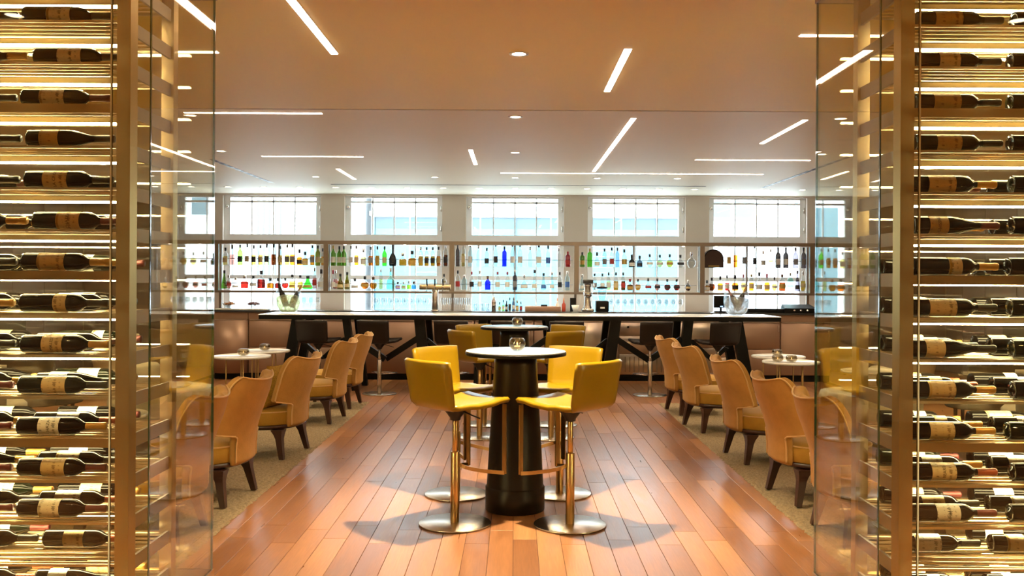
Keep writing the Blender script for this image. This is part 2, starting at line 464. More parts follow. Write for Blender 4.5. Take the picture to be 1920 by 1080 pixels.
for sgn, nm in ((-1, 'left'), (1, 'right')):
    w = struct(MB().box(min(sgn * ROOM_X, sgn * (ROOM_X + .2)), max(sgn * ROOM_X, sgn * (ROOM_X + .2)), -3.2, WALL_Y + .35, -.12, H + .2).build('wall_' + nm, M_dark),
               'taupe panelled side wall seen through the %s bottle shelves' % nm, 'wall')
    y = 9.0
    k = 0
    for wd in (1.05, 1.05, .9, .9, .12, .12, .95, .95, .75, .6):
        MB().box(min(sgn * (ROOM_X - .02), sgn * ROOM_X), max(sgn * (ROOM_X - .02), sgn * ROOM_X), y + .008, min(y + wd - .008, WALL_Y), 0.0, H).build('wall_panel', M_panel, w)
        y += wd
    MB().box(min(sgn * (ROOM_X - .02), sgn * ROOM_X), max(sgn * (ROOM_X - .02), sgn * ROOM_X), -3, 8.99, 0.0, H).build('wall_panel', M_panel, w)
struct(MB().box(-ROOM_X, ROOM_X, -3.2, -3, -.12, H + .2).build('wall_front', M_wall), 'beige wall behind the viewpoint', 'wall')

# ------------------------------------------------------------------ windows
pane_cache = {}
def pane(w, h, parent, loc):
    k = (round(w, 3), round(h, 3))
    if k not in pane_cache:
        pane_cache[k] = MB().box(-w / 2, w / 2, -.002, .002, -h / 2, h / 2).mesh('pane', M_pane)
    put('pane', pane_cache[k], parent, loc)
for n, i in enumerate(range(-2, 3)):
    xc = i * WIN_P; yw = WALL_Y + 0.10
    b = MB(); hw = WIN_W / 2; fw = 0.10
    b.box(-hw, -hw + fw, 0, .09, WIN_Z0, WIN_Z1); b.box(hw - fw, hw, 0, .09, WIN_Z0, WIN_Z1)
    b.box(-hw + fw, hw - fw, 0, .09, WIN_Z0, WIN_Z0 + .08); b.box(-hw + fw, hw - fw, 0, .09, WIN_Z1 - .03, WIN_Z1)
    w = struct(b.build('window_%d' % (n + 1), M_white, None, (xc, yw, 0)), 'tall white casement window, %s from the left behind the bar' % ORD[n], 'window')
    zr = [(WIN_Z0 + .08, 1.55), (1.62, 2.22), (2.34, 2.90), (2.935, WIN_Z1 - .03)]
    iw = (WIN_W - 2 * fw) / 4
    MB().box(-hw + fw, hw - fw, -.01, .08, 2.22, 2.34).build('meeting_rail', M_white, w)
    MB().box(-hw + fw, hw - fw, 0, .07, 1.55, 1.62).build('glazing_bar', M_white, w)
    MB().box(-hw + fw, hw - fw, 0.01, .07, 2.90, 2.935).build('glazing_bar', M_white, w)
    for c in range(1, 4):
        x = -hw + fw + c * iw
        MB().box(x - .010, x + .010, 0.01, .055, WIN_Z0 + .08, 2.22).build('glazing_bar', M_white, w)
        MB().box(x - .010, x + .010, 0.01, .055, 2.34, WIN_Z1 - .03).build('glazing_bar', M_white, w)
    for z0, z1 in zr:
        for c in range(4):
            xa = -hw + fw + c * iw
            pane(iw - .020, z1 - z0, w, (xa + iw / 2, .04, (z0 + z1) / 2))
    for zz in (2.45, 2.80):
        MB().cyl(.014, zz - .05, zz + .05, 10, (hw - .03, -.012)).build('hinge', M_chrome, w)
    MB().lathe([(0, -.04), (.03, -.035), (.034, -.01), (.02, 0), (0, 0)], 12, 'y', (-hw + .05, -.0, 2.83)).build('knob', M_chrome, w)
    struct(MB().box(xc - hw - .04, xc + hw + .04, WALL_Y - .1, WALL_Y + .34, WIN_Z0 - .04, WIN_Z0).build('trim_%d' % (n + 1), M_white), 'white sill board of a tall window', 'sill')

# ------------------------------------------------------------------ street outside
FY = 26.0
ground = MB().box(-30, 30, WALL_Y + .4, 60, -.6, -.5).build('pavement', M_pave)
struct(ground, 'pale street paving outside the windows', 'ground')
fb = empty('facade_building', (0, FY, -.5))
tag(fb, 'pale building with a wide teal glazed front across the street', 'building')
MB().box(-4.0, 5.0, 0, 3, 0, 12).build('wall', M_facade, fb)
for k in range(9):
    x0 = -3.9 + k * .98
    f = MB().box(x0 + .02, x0 + .96, -.04, 0, .6, 3.45).build('window', M_teal, fb)
    MB().box(x0 + .02, x0 + .96, -.05, -.04, 3.45, 3.75).build('window_head', M_tealdark, fb)
    if k % 2 == 0: MB().box(x0 - .015, x0 + .015, -.1, 0, .6, 3.75).build('mullion', M_tealdark, fb)
MB().box(-4.0, 5.0, -.35, 0, 3.78, 3.9).build('canopy', M_facade, fb)
fl2 = empty('facade_building', (0, FY - 1, -.5))
tag(fl2, 'white building with narrow grey slotted windows, left across the street', 'building')
MB().box(-18, -4.2, 0, 3, 0, 12).build('wall', M_facade, fl2)
for x in (-7.9, -7.75, -7.6, -6.9, -6.75, -6.6, -6.45, -6.3):
    MB().box(x, x + .06, -.05, 0, 1.8, 4.2).build('window_slot', M_tealdark, fl2)
for x, wd in ((-5.7, .6), (-10.4, .9), (-12.3, .9)):
    w = MB().box(x, x + wd, -.05, 0, 1.2, 4.0).build('window', M_teal, fl2)
fr = empty('facade_building', (0, FY - .6, -.5))
tag(fr, 'white building with small dark upper windows, right across the street', 'building')
MB().box(5.2, 18, 0, 3, 0, 12).build('wall', M_facade, fr)
for x, wd in ((5.4, .45), (6.0, .5), (7.6, .25), (8.0, .3), (8.9, .3), (9.6, .9), (11.2, .9)):
    z0 = 3.75 if x < 9 else 1.6
    w = MB().box(x, x + wd, -.05, 0, z0, 4.3).build('window', M_tealdark if x < 9 else M_teal, fr)
    MB().box(x - .05, x + wd + .05, -.1, 0, z0 - .06, z0).build('sill', M_facade, w)

# ------------------------------------------------------------------ ceiling lights
trim_me = MB().lathe([(.045, H - .004), (.062, H - .006), (.066, H), (.045, H)], 24).mesh('trim_ring', M_white)
lens_me = MB().lathe([(0, H - .003), (.045, H - .003), (.045, H + .001), (0, H + .001)], 24).mesh('lens', M_lamp)
spot_d = {}
def downlight(x, y, label, watts=None, size=150, group='round ceiling downlights'):
    root = tag(empty('ceiling_downlight', (x, y, 0)), label, 'downlight', group)
    put('trim_ring', trim_me, root); put('lens', lens_me, root)
    k = (watts or DOWN_W, size)
    if k not in spot_d:
        ld = bpy.data.lights.new('lamp', 'SPOT'); ld.energy = k[0]; ld.color = WARM
        ld.spot_size = R(size); ld.spot_blend = 0.8; ld.shadow_soft_size = 0.05
        spot_d[k] = ld
    put('lamp', spot_d[k], root, (0, 0, H - .02))
downlight(0.02, 6.05, 'large round downlight in the orange ceiling above the front high table', 620, 84)
downlight(0.0, 8.43, 'round ceiling downlight just past the ceiling joint, on the centre line', 90, 130)
downlight(0.0, 10.84, 'round ceiling downlight above the second high table')
for x, n in ((-3.42, 'left'), (3.56, 'right')):
    downlight(x, 10.84, 'round ceiling downlight beside the long slot vent, %s side' % n, 90, 140)
for k, x in enumerate((-2.9, -1.17, 0, 1.19, 2.36)):
    downlight(x, 13.57, 'round downlight above the bar stools, %s from the left' % ORD[k], 45)
for k in range(17):
    downlight((-8 + k) * .585, 15.2, 'small downlight in the row along the windows, %s from the left' % ORD[k], 9, 110, 'window row downlights')
for x, y, n in ((-1.95, 2.3, 'before the left rack, inner'), (-2.8, 2.3, 'before the left rack, outer'), (1.95, 2.3, 'before the right rack, inner'), (2.8, 2.3, 'before the right rack, outer'), (-1.6, -.8, 'in the entrance, left'), (1.6, -.8, 'in the entrance, right'), (0, -1.6, 'in the entrance, centre')):
    downlight(x, y, 'added unseen fill downlight ' + n, 85 if y < 0 else 130, 105 if y > 0 else 150)  # added lamps out of view, frontal fill for the racks and bottle labels

for sgn, side in ((-1, 'left'), (1, 'right')):
    for k, y in enumerate((6.6, 9.4, 12.2)):
        downlight(sgn * 5.4, y, 'added fill downlight over the %s lounge behind the wine rack, %s from the front' % (side, ORD[k]), 95, 140)  # added lamps that brighten the side lounges and walls

def strip(xa, ya, xb, yb, label):
    w = .022
    if abs(xb - xa) > abs(yb - ya): b = (min(xa, xb), max(xa, xb), ya - w, ya + w)
    else: b = (xa - w, xa + w, min(ya, yb), max(ya, yb))
    root = tag(empty('linear_ceiling_light', ((b[0] + b[1]) / 2, (b[2] + b[3]) / 2, 0)), label, 'strip light', 'recessed linear ceiling lights')
    cx, cy = root.location.x, root.location.y
    hx, hy = (b[1] - b[0]) / 2, (b[3] - b[2]) / 2
    MB().box(-hx - .006, hx + .006, -hy - .006, hy + .006, H - .003, H + .001).build('channel', M_white, root)
    MB().box(-hx, hx, -hy, hy, H - .006, H - .003).build('diffuser', M_strip, root)
strip(-1.18, 3.6, -1.18, 6.07, 'long light strip in the orange ceiling, pointing towards the bar, left')
strip(.71, 5.9, .71, 7.25, 'short slanting light strip in the orange ceiling right of centre')
strip(1.69, 5.55, 2.2, 5.55, 'short crosswise light strip at the right glass case top')
strip(-3.12, 6.04, -1.93, 6.04, 'crosswise light strip behind the left bottle rack')
strip(-2.94, 8.29, -1.72, 8.29, 'crosswise light strip just past the ceiling joint, left')
strip(1.07, 8.46, 1.07, 12.7, 'longest slanting light strip in the pale ceiling, right of centre')
strip(2.64, 8.5, 2.64, 10.0, 'slanting light strip near the right glass case, past the joint')
strip(-3.06, 11.28, -1.84, 11.28, 'crosswise light strip in the pale ceiling, left')
strip(2.2, 11.4, 3.6, 11.4, 'crosswise light strip in the pale ceiling, far right')
strip(-.2, 12.95, 3.44, 12.95, 'very long crosswise light strip above the bar')
strip(-.51, 10.6, -.51, 12.0, 'tiny slanting light strip left of the centre line')
strip(-2.39, 12.56, -2.39, 13.9, 'small slanting light strip near the windows, left')
strip(4.47, 12.56, 4.47, 13.6, 'slanting light strip behind the right glass case')
for x, y0, y1, n in ((-3.78, 11.6, 14.5, 'left'), (3.95, 11.0, 14.9, 'right')):
    b = MB().box(x - .035, x + .035, y0, y1, H - .003, H).build('slot_vent', M_greysteel)
    tag(b, 'long dark slot vent in the ceiling, %s side' % n, 'vent', 'ceiling slot vents')
    m = int((y1 - y0) / .3)
    sm = MB().box(-.022, .022, .03, .25, H - .005, H - .003).mesh('slot', M_black)
    for k in range(m): put('slot', sm, b, (x, y0 + k * .3, 0))
b = MB().box(-2.9, 3.0, 14.68, 14.70, H - .004, H).build('slot_vent', M_black)
tag(b, 'thin dark slot vent running across the ceiling before the windows', 'vent', 'ceiling slot vents')

# ------------------------------------------------------------------ glass wine cases with bottle racks
YF, YB = 3.75, 4.545            # front and back glass
RX0, RX1 = 1.578, 3.06          # rack from its inner to its outer posts
PF, PB = 3.823, 4.306            # fronts of the front and back posts
SH_P, SH_0 = 0.1717, 1.616
def gbox(x0, x1, y0, y1, z0, z1, thin):
    """glass pane: faces across its thin axis are clear, the others are the green edge"""
    b = MB().box(x0, x1, y0, y1, z0, z1)
    # face order: bottom, top, front(-y), back(+y), left(-x), right(+x)
    clear = {'y': (2, 3), 'x': (4, 5)}[thin]
    b.m = [0 if k in clear else 1 for k in range(6)]
    return b
def mir(sgn, a, b): return (min(sgn * a, sgn * b), max(sgn * a, sgn * b))
def glass_build(b, name, parent):
    me = bpy.data.meshes.new(name); me.from_pydata(b.v, [], b.f)
    me.materials.append(M_case); me.materials.append(M_caseedge)
    me.polygons.foreach_set('material_index', b.m); me.update()
    return put(name, me, parent)
M_joint = pbr('clear_joint', (0.62, 0.68, 0.52), 0.2)
NSH = list(range(-8, 8))
rod_me = MB().lathe([(0, 0), (.0065, 0), (.0065, RX1 - RX0 - .03), (0, RX1 - RX0 - .03)], 8, 'x').mesh('rod', M_shelfsteel)
for sgn, side in ((-1, 'left'), (1, 'right')):
    case = tag(empty('glass_case', (sgn * 2.4, 4.5, 0)), 'tall clear glass enclosure around the %s wine rack' % side, 'glass case', 'glass wine cases')
    case.location = (0, 0, 0)
    zb, zt = .17, 2.943
    glass_build(gbox(*mir(sgn, 1.629, 3.9), YF, YF + .010, zb, zt, 'y'), 'front_pane', case)
    glass_build(gbox(*mir(sgn, 1.465, 1.622), YF, YF + .010, zb, zt, 'y'), 'front_pane', case)
    glass_build(gbox(*mir(sgn, 1.465, 1.474), YF + .011, YB - .001, zb, zt, 'x'), 'side_pane', case)
    glass_build(gbox(*mir(sgn, 1.465, 3.9), YB, YB + .009, zb, zt, 'y'), 'back_pane', case)
    MB().box(*mir(sgn, 1.6225, 1.6285), YF, YF + .010, zb, zt).build('joint_strip', M_joint, case)
    MB().box(*mir(sgn, 1.46, 3.9), YF - .01, YB + .015, 0.001, zb).build('plinth', M_brass, case)
    MB().box(*mir(sgn, 1.46, 3.9), YF - .01, YB + .015, zt, H - .002).build('header', M_bronze, case)
    rack = tag(empty('wine_rack', (0, 0, 0)), 'bronze wine rack with lit rod shelves in the %s glass case' % side, 'wine rack', 'wine racks')
    for xa in (RX0, RX1):
        for ya, dp in ((PF, .074), (PB, .056)):
            p = MB().box(*mir(sgn, xa, xa + .056), ya, ya + dp, .171, 2.942).build('post', M_bronze, rack)
    for k in NSH:
        z = SH_0 + SH_P * k
        thick = k % 4 == 0
        sh = MB()
        fh = .037 if thick else .011
        sh.box(*mir(sgn, RX0 + .057, RX1 - .001), PF + .005, PF + .012, z - fh, z)
        sh.box(*mir(sgn, RX0 + .057, RX1 - .001), PB + .03, PB + .037, z - .012, z)
        s = sh.build('shelf', M_bronze if thick else M_shelfsteel, rack)
        for j in range(8):
            put('rod', rod_me, s, (RX0 + .03 if sgn > 0 else -RX1, PF + .042 + j * .061, z - .0065))
        MB().box(*mir(sgn, RX0 + .165, RX1), 4.088, 4.111, z - .043, z - .036).build('led_strip', M_led, s)
        MB().box(*mir(sgn, RX0 + .155, RX1), 4.084, 4.115, z - .0355, z - .0135).build('led_channel', M_shelfsteel, s)
        # flat side bar between the front and the back post
        MB().box(*mir(sgn, RX0 + .012, RX0 + .024), PF + .075, PB - .001, z - .048, z + .009).build('side_bar', M_greysteel, rack)

# ---- wine bottles lying on the shelves, neck towards +x, origin under the base
def wine_profile(kind, L, r):
    if kind == 'burgundy':
        return [(0, .012), (r * .6, .004), (r * .95, 0), (r, .008), (r, L * .44), (r * .93, L * .52), (r * .68, L * .62), (r * .42, L * .72), (r * .40, L * .80)]
    return [(0, .012), (r * .6, .004), (r * .95, 0), (r, .008), (r, L * .60), (r * .95, L * .645), (r * .80, L * .685), (r * .55, L * .72), (r * .41, L * .745), (r * .39, L * .80)]
BL, BR = 0.360, 0.0380
bot_me = {k: [MB().lathe(wine_profile(k, BL, BR), 20, 'x', (0, 0, BR)).mesh('wine_bottle', m) for m in (M_winebottle, M_winegreen)] for k in ('bordeaux', 'burgundy')}
cap_me = [MB().lathe([(BR * .41, BL * .77), (BR * .40, BL * .94), (BR * .43, BL * .945), (BR * .43, BL * .985), (BR * .38, BL), (0, BL)], 14, 'x', (0, 0, BR)).mesh('capsule', m) for m in CAPS]
def arc_label(x0, x1, a0, a1, mat, name='label', r=None):
    r = (r or BR) + .0006
    b = MB(); n = 12; vs = []; fs = []
    for i in range(n + 1):
        a = R(a0 + (a1 - a0) * i / n)      # 0 = towards the camera, 90 = up
        for x in (x0, x1): vs.append((x, -r * math.cos(a), BR + r * math.sin(a)))
    for i in range(n): fs.append((2 * i, 2 * i + 1, 2 * i + 3, 2 * i + 2))
    return b.add(vs, fs, True).mesh(name, mat)
lab_me = {}
def label_mesh(x0, x1, a0, a1, mat, name='label'):
    k = (x0, x1, a0, a1, mat.name)
    if k not in lab_me: lab_me[k] = arc_label(x0 * BL, x1 * BL, a0, a1, mat, name)
    return lab_me[k]
def text_on_bottle(txt, parent, xc, size, ang, mat, around=True):
    """lettering laid on the bottle; around = lines run round the bottle"""
    cu = bpy.data.curves.new('lettering', 'FONT'); cu.body = txt; cu.size = size; cu.align_x = 'CENTER'; cu.align_y = 'CENTER'
    cu.resolution_u = 2
    o = bpy.data.objects.new('lettering', cu); col.objects.link(o)
    dg = bpy.context.evaluated_depsgraph_get()
    me = bpy.data.meshes.new_from_object(o.evaluated_get(dg))
    bpy.data.objects.remove(o)
    r = BR + .0014
    for v in me.vertices:
        tx, ty = v.co.x, v.co.y
        if around: a, x = R(ang) + tx / r, xc * BL - ty
        else: a, x = R(ang) + ty / r, xc * BL + tx
        v.co = (x, -r * math.cos(a), BR + r * math.sin(a))
    me.materials.clear(); me.materials.append(mat)
    p = put('lettering', me, parent); return p
rowname = ['front row', 'middle row', 'rear row']
glassn = ['black', 'dark green']
def wine(side, k, colm, row, x, y, z, rng, lettering=None, kind=None, labi=None, span=None):
    gi = 0 if rng.random() < .8 else 1
    kind = kind or ('burgundy' if rng.random() < .15 else 'bordeaux')
    o = put('wine_bottle', bot_me[kind][gi], None, (x, y, z))
    o.rotation_euler = (0, 0, R(rng.uniform(-1.2, 1.2)))
    li = labi if labi is not None else rng.randrange(4)
    ci = rng.choice([0, 0, 1, 1, 2, 3])
    p0 = span or rng.choice([(.22, .50), (.19, .50), (.25, .49), (.40, .55), (.28, .55)])
    if kind == 'burgundy': p0 = (.16, .38)
    hi = rng.choice([75, 95, 110])
    lo = rng.choice([-75, -80, -60])
    lb = put('label', label_mesh(p0[0], p0[1], lo, hi, LBL[li]), o)
    if rng.random() < .3:
        put('label_band', label_mesh(p0[0] + .005, p0[0] + .03, lo, hi, M_gold, 'label_band'), o)
    put('capsule', cap_me[ci], o)
    if lettering: text_on_bottle(lettering, lb, (p0[0] + p0[1]) / 2, .019, 10, M_ink)
    lvl = 7 - k
    nm = '%s rack, %s shelf down, %s, %s' % (side, ORD[lvl], rowname[row], ('beside post', 'second from post', 'third from post')[colm])
    tag(o, '%s-labelled wine bottle, ' % LBLN[li] + nm, 'wine bottle', 'wine bottles in the %s rack' % side)
    return o
rng = random.Random(11)
RY = [3.908, 4.070, 4.236]
# left rack: pixel of the base of the front bottle, shelf by shelf from the top
left_front = {6: 45, 5: 66, 4: 43, 3: 53, 2: 50, 1: 66, 0: 45, -1: 42, -2: 45, -3: 40, -4: 38, -5: 40, -6: 40, -7: None, -8: None}
text_left = {-4: 'HAZA', -2: 'MALEST', 1: 'CHATEAU', 2: 'LA CROIX'}
text_right = {1: 'GNISSNG', -5: 'BEARE', -6: 'VELLA'}
for k, px in left_front.items():
    z = SH_0 + SH_P * k + .0005
    rows = (0, 1, 2) if k <= 0 else ((0, 1) if k <= 2 else (0,))
    for row in rows:
        base = None if px is None else at(px, 3.905)
        for cm in (0, 1, 2):
            if cm == 2 and not (row == 2 and k <= 0): continue
            if px is None and row == 0: continue
            bx = (base if base is not None else -2.045) - cm * .394
            if row: bx += rng.uniform(-.03, .03)
            if k == -8 and row == 0: continue
            if k == -7 and row == 2 and cm == 0: continue
            wine('left', k, cm, row, bx, RY[row], z, rng, text_left.get(k) if (row == 0 and cm == 0) else None)
right_front = {6: 1722, 5: 1716, 4: 1716, 3: 1720, 2: 1690, 1: 1710, 0: 1702, -1: 1698, -2: 1694, -3: 1696, -4: 1690, -5: 1700, -6: 1700, -7: None, -8: None}
for k, px in right_front.items():
    z = SH_0 + SH_P * k + .0005
    rows = (0, 1, 2) if k <= 0 else ((0, 1) if k <= 2 else (0,))
    for row in rows:
        for cm in (0, 1, 2):
            if cm == 2 and not (row == 2 and k <= 0): continue
            if px is None and row == 0: continue
            bx = 1.668 + cm * .406 + rng.uniform(-.016, .014)
            if cm == 0: bx = 1.668 + (at(px, 3.905) - 1.668) * .35 if px is not None and row == 0 else bx
            if k == -8 and row == 0: continue
            if k == -7 and row == 2 and cm == 0: continue
            wine('right', k, cm, row, bx, RY[row], z, rng, text_right.get(k) if (row == 0 and cm == 0) else None,
                 'burgundy' if (k == 1 and row == 0) else None)

# ------------------------------------------------------------------ high tables with stools
def high_table(x, y, label):
    t = tag(empty('high_table', (x, y, 0)), label, 'table', 'round high tables')
    MB().lathe([(0, 0), (.198, 0), (.205, .006), (.205, .16), (.198, .165), (0.196, .168), (.148, 1.0), (.145, 1.0635), (0, 1.0635)], 40).build('pedestal', M_pedestal, t)
    MB().lathe([(0, 1.064), (.347, 1.064), (.350, 1.067), (.350, 1.083), (.348, 1.0852), (0, 1.0852)], 56, smooth=False).build('table_edge', M_black, t)
    MB().lathe([(0, 1.0853), (.345, 1.0853), (.345, 1.092), (.343, 1.094), (0, 1.094)], 56).build('tabletop', M_tabletop, t)
    return t
high_table(.01, 6.45, 'round high table with dark cone pedestal, nearest, in the centre aisle')
high_table(.0, 9.65, 'round high table with dark cone pedestal, farther one before the bar')
def votive(x, y, z, label, s=1.0):
    o = MB().lathe([(0, .006), (.03 * s, .004), (.048 * s, .018), (.058 * s, .045), (.052 * s, .075), (.042 * s, .086), (.039 * s, .085), (.048 * s, .072), (.052 * s, .045), (.04 * s, .02), (0, .014)], 20).build('candle_holder', M_votive, None, (x, y, z))
    MB().cyl(.02 * s, .0145, .034, 14).build('tealight', M_wax, o)
    MB().lathe([(0, .034), (.005, .040), (.004, .050), (0, .060)], 8).build('flame', M_flame, o)
    tag(o, label, 'candle holder', 'glass candle holders')
votive(.02, 6.45, 1.0945, 'round glass candle holder on the nearest high table')
votive(.03, 9.65, 1.0945, 'round glass candle holder on the farther high table')

def stool_parts():
    # side profile of the seat shell: seat front -> bend -> top of the back (forward is +y)
    prof = []
    for t in range(7): prof.append((.275 - .066 * t, .792 - .004 * t - (.010 if t in (2, 3, 4) else 0)))
    for a in range(1, 8):
        th = R(a * 72 / 7); prof.append((-.125 - .085 * math.sin(th), .85 - .083 * math.cos(th)))
    bx, bz = prof[-1]
    for t in range(1, 7): prof.append((bx - .011 * t, bz + .040 * t))
    grid = []
    n = len(prof)
    for i, (y, z) in enumerate(prof):
        f = i / (n - 1)
        w = .205 + .012 * math.sin(f * math.pi)
        if f > .45: w = .205 + .018 * (f - .45) / .55
        if 6 <= i <= 10: w -= .012
        row = []
        for j in range(11):
            u = -1 + 2 * j / 10
            back = max(0, (i - 9) / (n - 10))
            row.append((u * w, y + .045 * u * u * back, z + (.012 * u * u if i < 9 else 0)))
        grid.append(row)
    return MB().shell(grid, .036)
def make_stool(leather, base_mat, foot='flag', h=0.0):
    root = empty('bar_stool')
    sh = stool_parts()
    sh.v = [(x, y, z + h) for x, y, z in sh.v]
    sh.build('seat_shell', leather, root)
    MB().lathe([(0, .765 + h), (.075, .762 + h), (.078, .745 + h), (.036, .69 + h), (.034, .675 + h), (0, .675 + h)], 16).build('seat_mount', M_blackm, root)
    MB().tube([(.05, 0, .745 + h), (.14, .03, .715 + h), (.19, .05, .70 + h)], .005, 6).build('lever', M_blackm, root)
    MB().cyl(.0185, .45 + h, .68 + h, 16).build('piston', M_chrome if base_mat is M_steel else base_mat, root)
    MB().cyl(.029, .012, .47, 18).build('column', base_mat, root)
    MB().lathe([(0, 0), (.228, 0), (.235, .004), (.235, .010), (.231, .0125), (0, .014)], 44).build('base_plate', M_steel, root)
    if foot == 'flag':
        for sx in (-1, 1):
            MB().tube([(sx * .185, .262, .772 + h), (sx * .185, .262, .6), (sx * .185, .262, .32)], 0, flat=(.034, .009)).build('footrest_strap', base_mat, root)
            pts = []
            for t in range(10):
                a = t / 9
                pts.append((sx * (.02 + .165 * a), .022 + .24 * a ** 1.8, .385 - .06 * a))
            MB().tube(pts, 0, flat=(.010, .024)).build('footrest', base_mat, root)
    else:
        b = MB().tube([(0, .03, .27), (-.19, .16, .28), (-.16, .2, .28), (0, .215, .28), (.16, .2, .28), (.19, .16, .28)], .009, 8, closed=True)
        b.build('footrest', M_chrome, root)
    return root
yellow = make_stool(M_leather, M_brass)
def place(proto, used, x, y, face, label, cat, group):
    """face = world direction (dx,dy) that the seat looks towards"""
    o = proto if not used else copy_tree(proto)
    o.location = (x, y, 0)
    o.rotation_euler = (0, 0, math.atan2(face[1], face[0]) - math.pi / 2)
    tag(o, label, cat, group); return o
g = 'mustard leather bar stools'
place(yellow, False, -.38, 6.05, (.40, .36), 'mustard leather swivel stool, nearest, left side of the front high table', 'stool', g)
place(yellow, True, .365, 6.03, (-.40, .36), 'mustard leather swivel stool, nearest, right side of the front high table', 'stool', g)
place(yellow, True, -.42, 6.86, (.40, -.34), 'mustard leather stool on the far left of the front high table', 'stool', g)
place(yellow, True, .34, 6.90, (-.28, -.42), 'mustard leather stool on the far right of the front high table', 'stool', g)
place(yellow, True, -.345, 9.35, (.40, .30), 'mustard leather stool, near left of the farther high table', 'stool', g)
place(yellow, True, .37, 9.33, (-.30, .42), 'mustard leather stool, near right of the farther high table', 'stool', g)
place(yellow, True, -.32, 10.14, (.28, -.40), 'mustard leather stool, far left of the farther high table', 'stool', g)
place(yellow, True, .45, 10.12, (-.32, -.40), 'mustard leather stool, far right of the farther high table', 'stool', g)
darkst = make_stool(M_dleather, M_steel, 'ring', -.06)
for k, (px, fx) in enumerate(((597, .25), (712, .3), (851, .12), (953, .0), (1060, -.05), (1220, -.25), (1347, -.3))):
    place(darkst, k > 0, at(px, 12.7), 12.72, (fx, 1), 'dark brown leather bar stool at the long bar, %s from the left' % ORD[k], 'stool', 'dark bar stools along the bar')

# ------------------------------------------------------------------ rugs
for sgn, side in ((-1, 'left'), (1, 'right')):
    b = MB(); nx, ny = 100, 600; x0, x1, y0, y1 = 1.84, 2.95, 4.95, 11.85
    rg = random.Random(3 + sgn); vs = []; fs = []
    for j in range(ny + 1):
        for i in range(nx + 1):
            e = i in (0, nx) or j in (0, ny)
            x = x0 + (x1 - x0) * i / nx; y = y0 + (y1 - y0) * j / ny
            vs.append((sgn * (x + (rg.uniform(-.012, .012) if e else rg.uniform(-.004, .004))), y, .002 if e else .012 + rg.uniform(-.007, .007)))
    for j in range(ny):
        for i in range(nx):
            a = j * (nx + 1) + i
            fs.append((a, a + 1, a + nx + 2, a + nx + 1))
    ob = b.add(vs, fs, True).build('area_rug', M_rug)
    tag(ob, 'thick beige shag rug under the %s row of velvet chairs' % side, 'rug', 'shag rugs')

# ------------------------------------------------------------------ velvet chairs (front is +y)
def smooth(a, b, x):
    t = min(1, max(0, (x - a) / (b - a))); return t * t * (3 - 2 * t)
def back_grid(rad_off=0.0):
    grid = []
    rows = 60
    for i in range(rows):
        f = i / (rows - 1)
        z = .285 + .58 * (1 - (1 - f) ** 1.7)
        tt = min(1.0, max(0.0, (z - .70) / .1651))
        half = 22 + 22 * smooth(.462, .505, z) - 14 * (1 - math.sqrt(max(0.0, 1 - tt * tt)))
        rr = .455 + .030 * smooth(.5, .88, z)
        lean = .115 - .095 * smooth(.35, .9, z)
        row = []
        for j in range(23):
            u = -1 + 2 * j / 22
            a = R(u * half)
            zz = z + (.034 * abs(u) ** 2 - .012) * smooth(.65, .88, z)
            row.append(((rr + rad_off) * math.sin(a), -(rr + rad_off) * math.cos(a) + lean, zz))
        grid.append(row)
    return grid
def make_chair():
    root = empty('velvet_chair')
    gr = back_grid()
    bk = MB().shell(gr, .062).build('backrest', M_velvet, root)
    o2 = back_grid(.034)
    rim = [o2[-1][j] for j in range(23)]
    path = [o2[i][0] for i in range(0, 60)] + rim[1:-1] + [o2[i][22] for i in range(59, -1, -1)]
    MB().tube(path, .006, 6).build('piping', M_piping, bk)
    st = MB().lathe([(0, .285), (.325, .285), (.333, .295), (.338, .375), (.335, .398), (.325, .410), (.25, .425), (0, .435)], 40, sx=1.0, sy=1.03).build('seat', M_velvet2, root)
    ring = [(.335 * math.cos(a), .345 * math.sin(a), .400) for a in [2 * math.pi * i / 40 for i in range(40)]]
    MB().tube(ring, .006, 6, closed=True).build('piping', M_piping, st)
    MB().lathe([(0, .245), (.30, .245), (.335, .258), (.338, .284), (0, .284)], 40, sx=1.0, sy=1.03).build('base_ring', M_wenge, root)
    leg = MB()
    lm = []
    for sx in (-1, 1):
        for sy in (-1, 1):
            cx, cy = sx * .225, sy * .235
            ox, oy = sx * .275, sy * .29
            b = MB(); pr = [(.246, .052, cx, cy), (.205, .036, cx + sx * .012, cy + sy * .012), (.17, .028, cx + sx * .02, cy + sy * .02), (0.0, .0195, ox, oy)]
            prev = None
            vs = []; fs = []
            for z, h, x, y in pr: vs += [(x - h, y - h, z), (x + h, y - h, z), (x + h, y + h, z), (x - h, y + h, z)]
            for q in range(len(pr) - 1):
                for e in range(4):
                    a, c = q * 4 + e, q * 4 + (e + 1) % 4
                    fs.append((a, c, c + 4, a + 4))
            fs += [(0, 1, 2, 3), (12, 13, 14, 15)]
            b.add(vs, fs).build('leg', M_wenge, root)
    return root
vch = make_chair()
g = 'amber velvet chairs on the rugs'
first = True
for sgn, side, lst in ((-1, 'left', ((5.62, 2), (6.66, -6), (8.36, -10), (10.3, -6), (11.45, -4))), (1, 'right', ((5.75, 2), (6.78, 6), (8.22, 6), (9.85, 10), (11.05, 8)))):
    for k, (y, rot) in enumerate(lst):
        o = vch if first else copy_tree(vch); first = False
        o.location = (sgn * (2.235 if k < 3 or sgn < 0 else 2.17), y, .021)
        # seats look outwards, away from the aisle
        o.rotation_euler = (0, 0, R(90 * -sgn + rot))
        extra = ' holding a mustard cushion' if (side == 'left' and k == 2) else ''
        tag(o, 'amber velvet chair%s, %s from the front in the %s row' % (extra, ORD[k], side), 'chair', g)
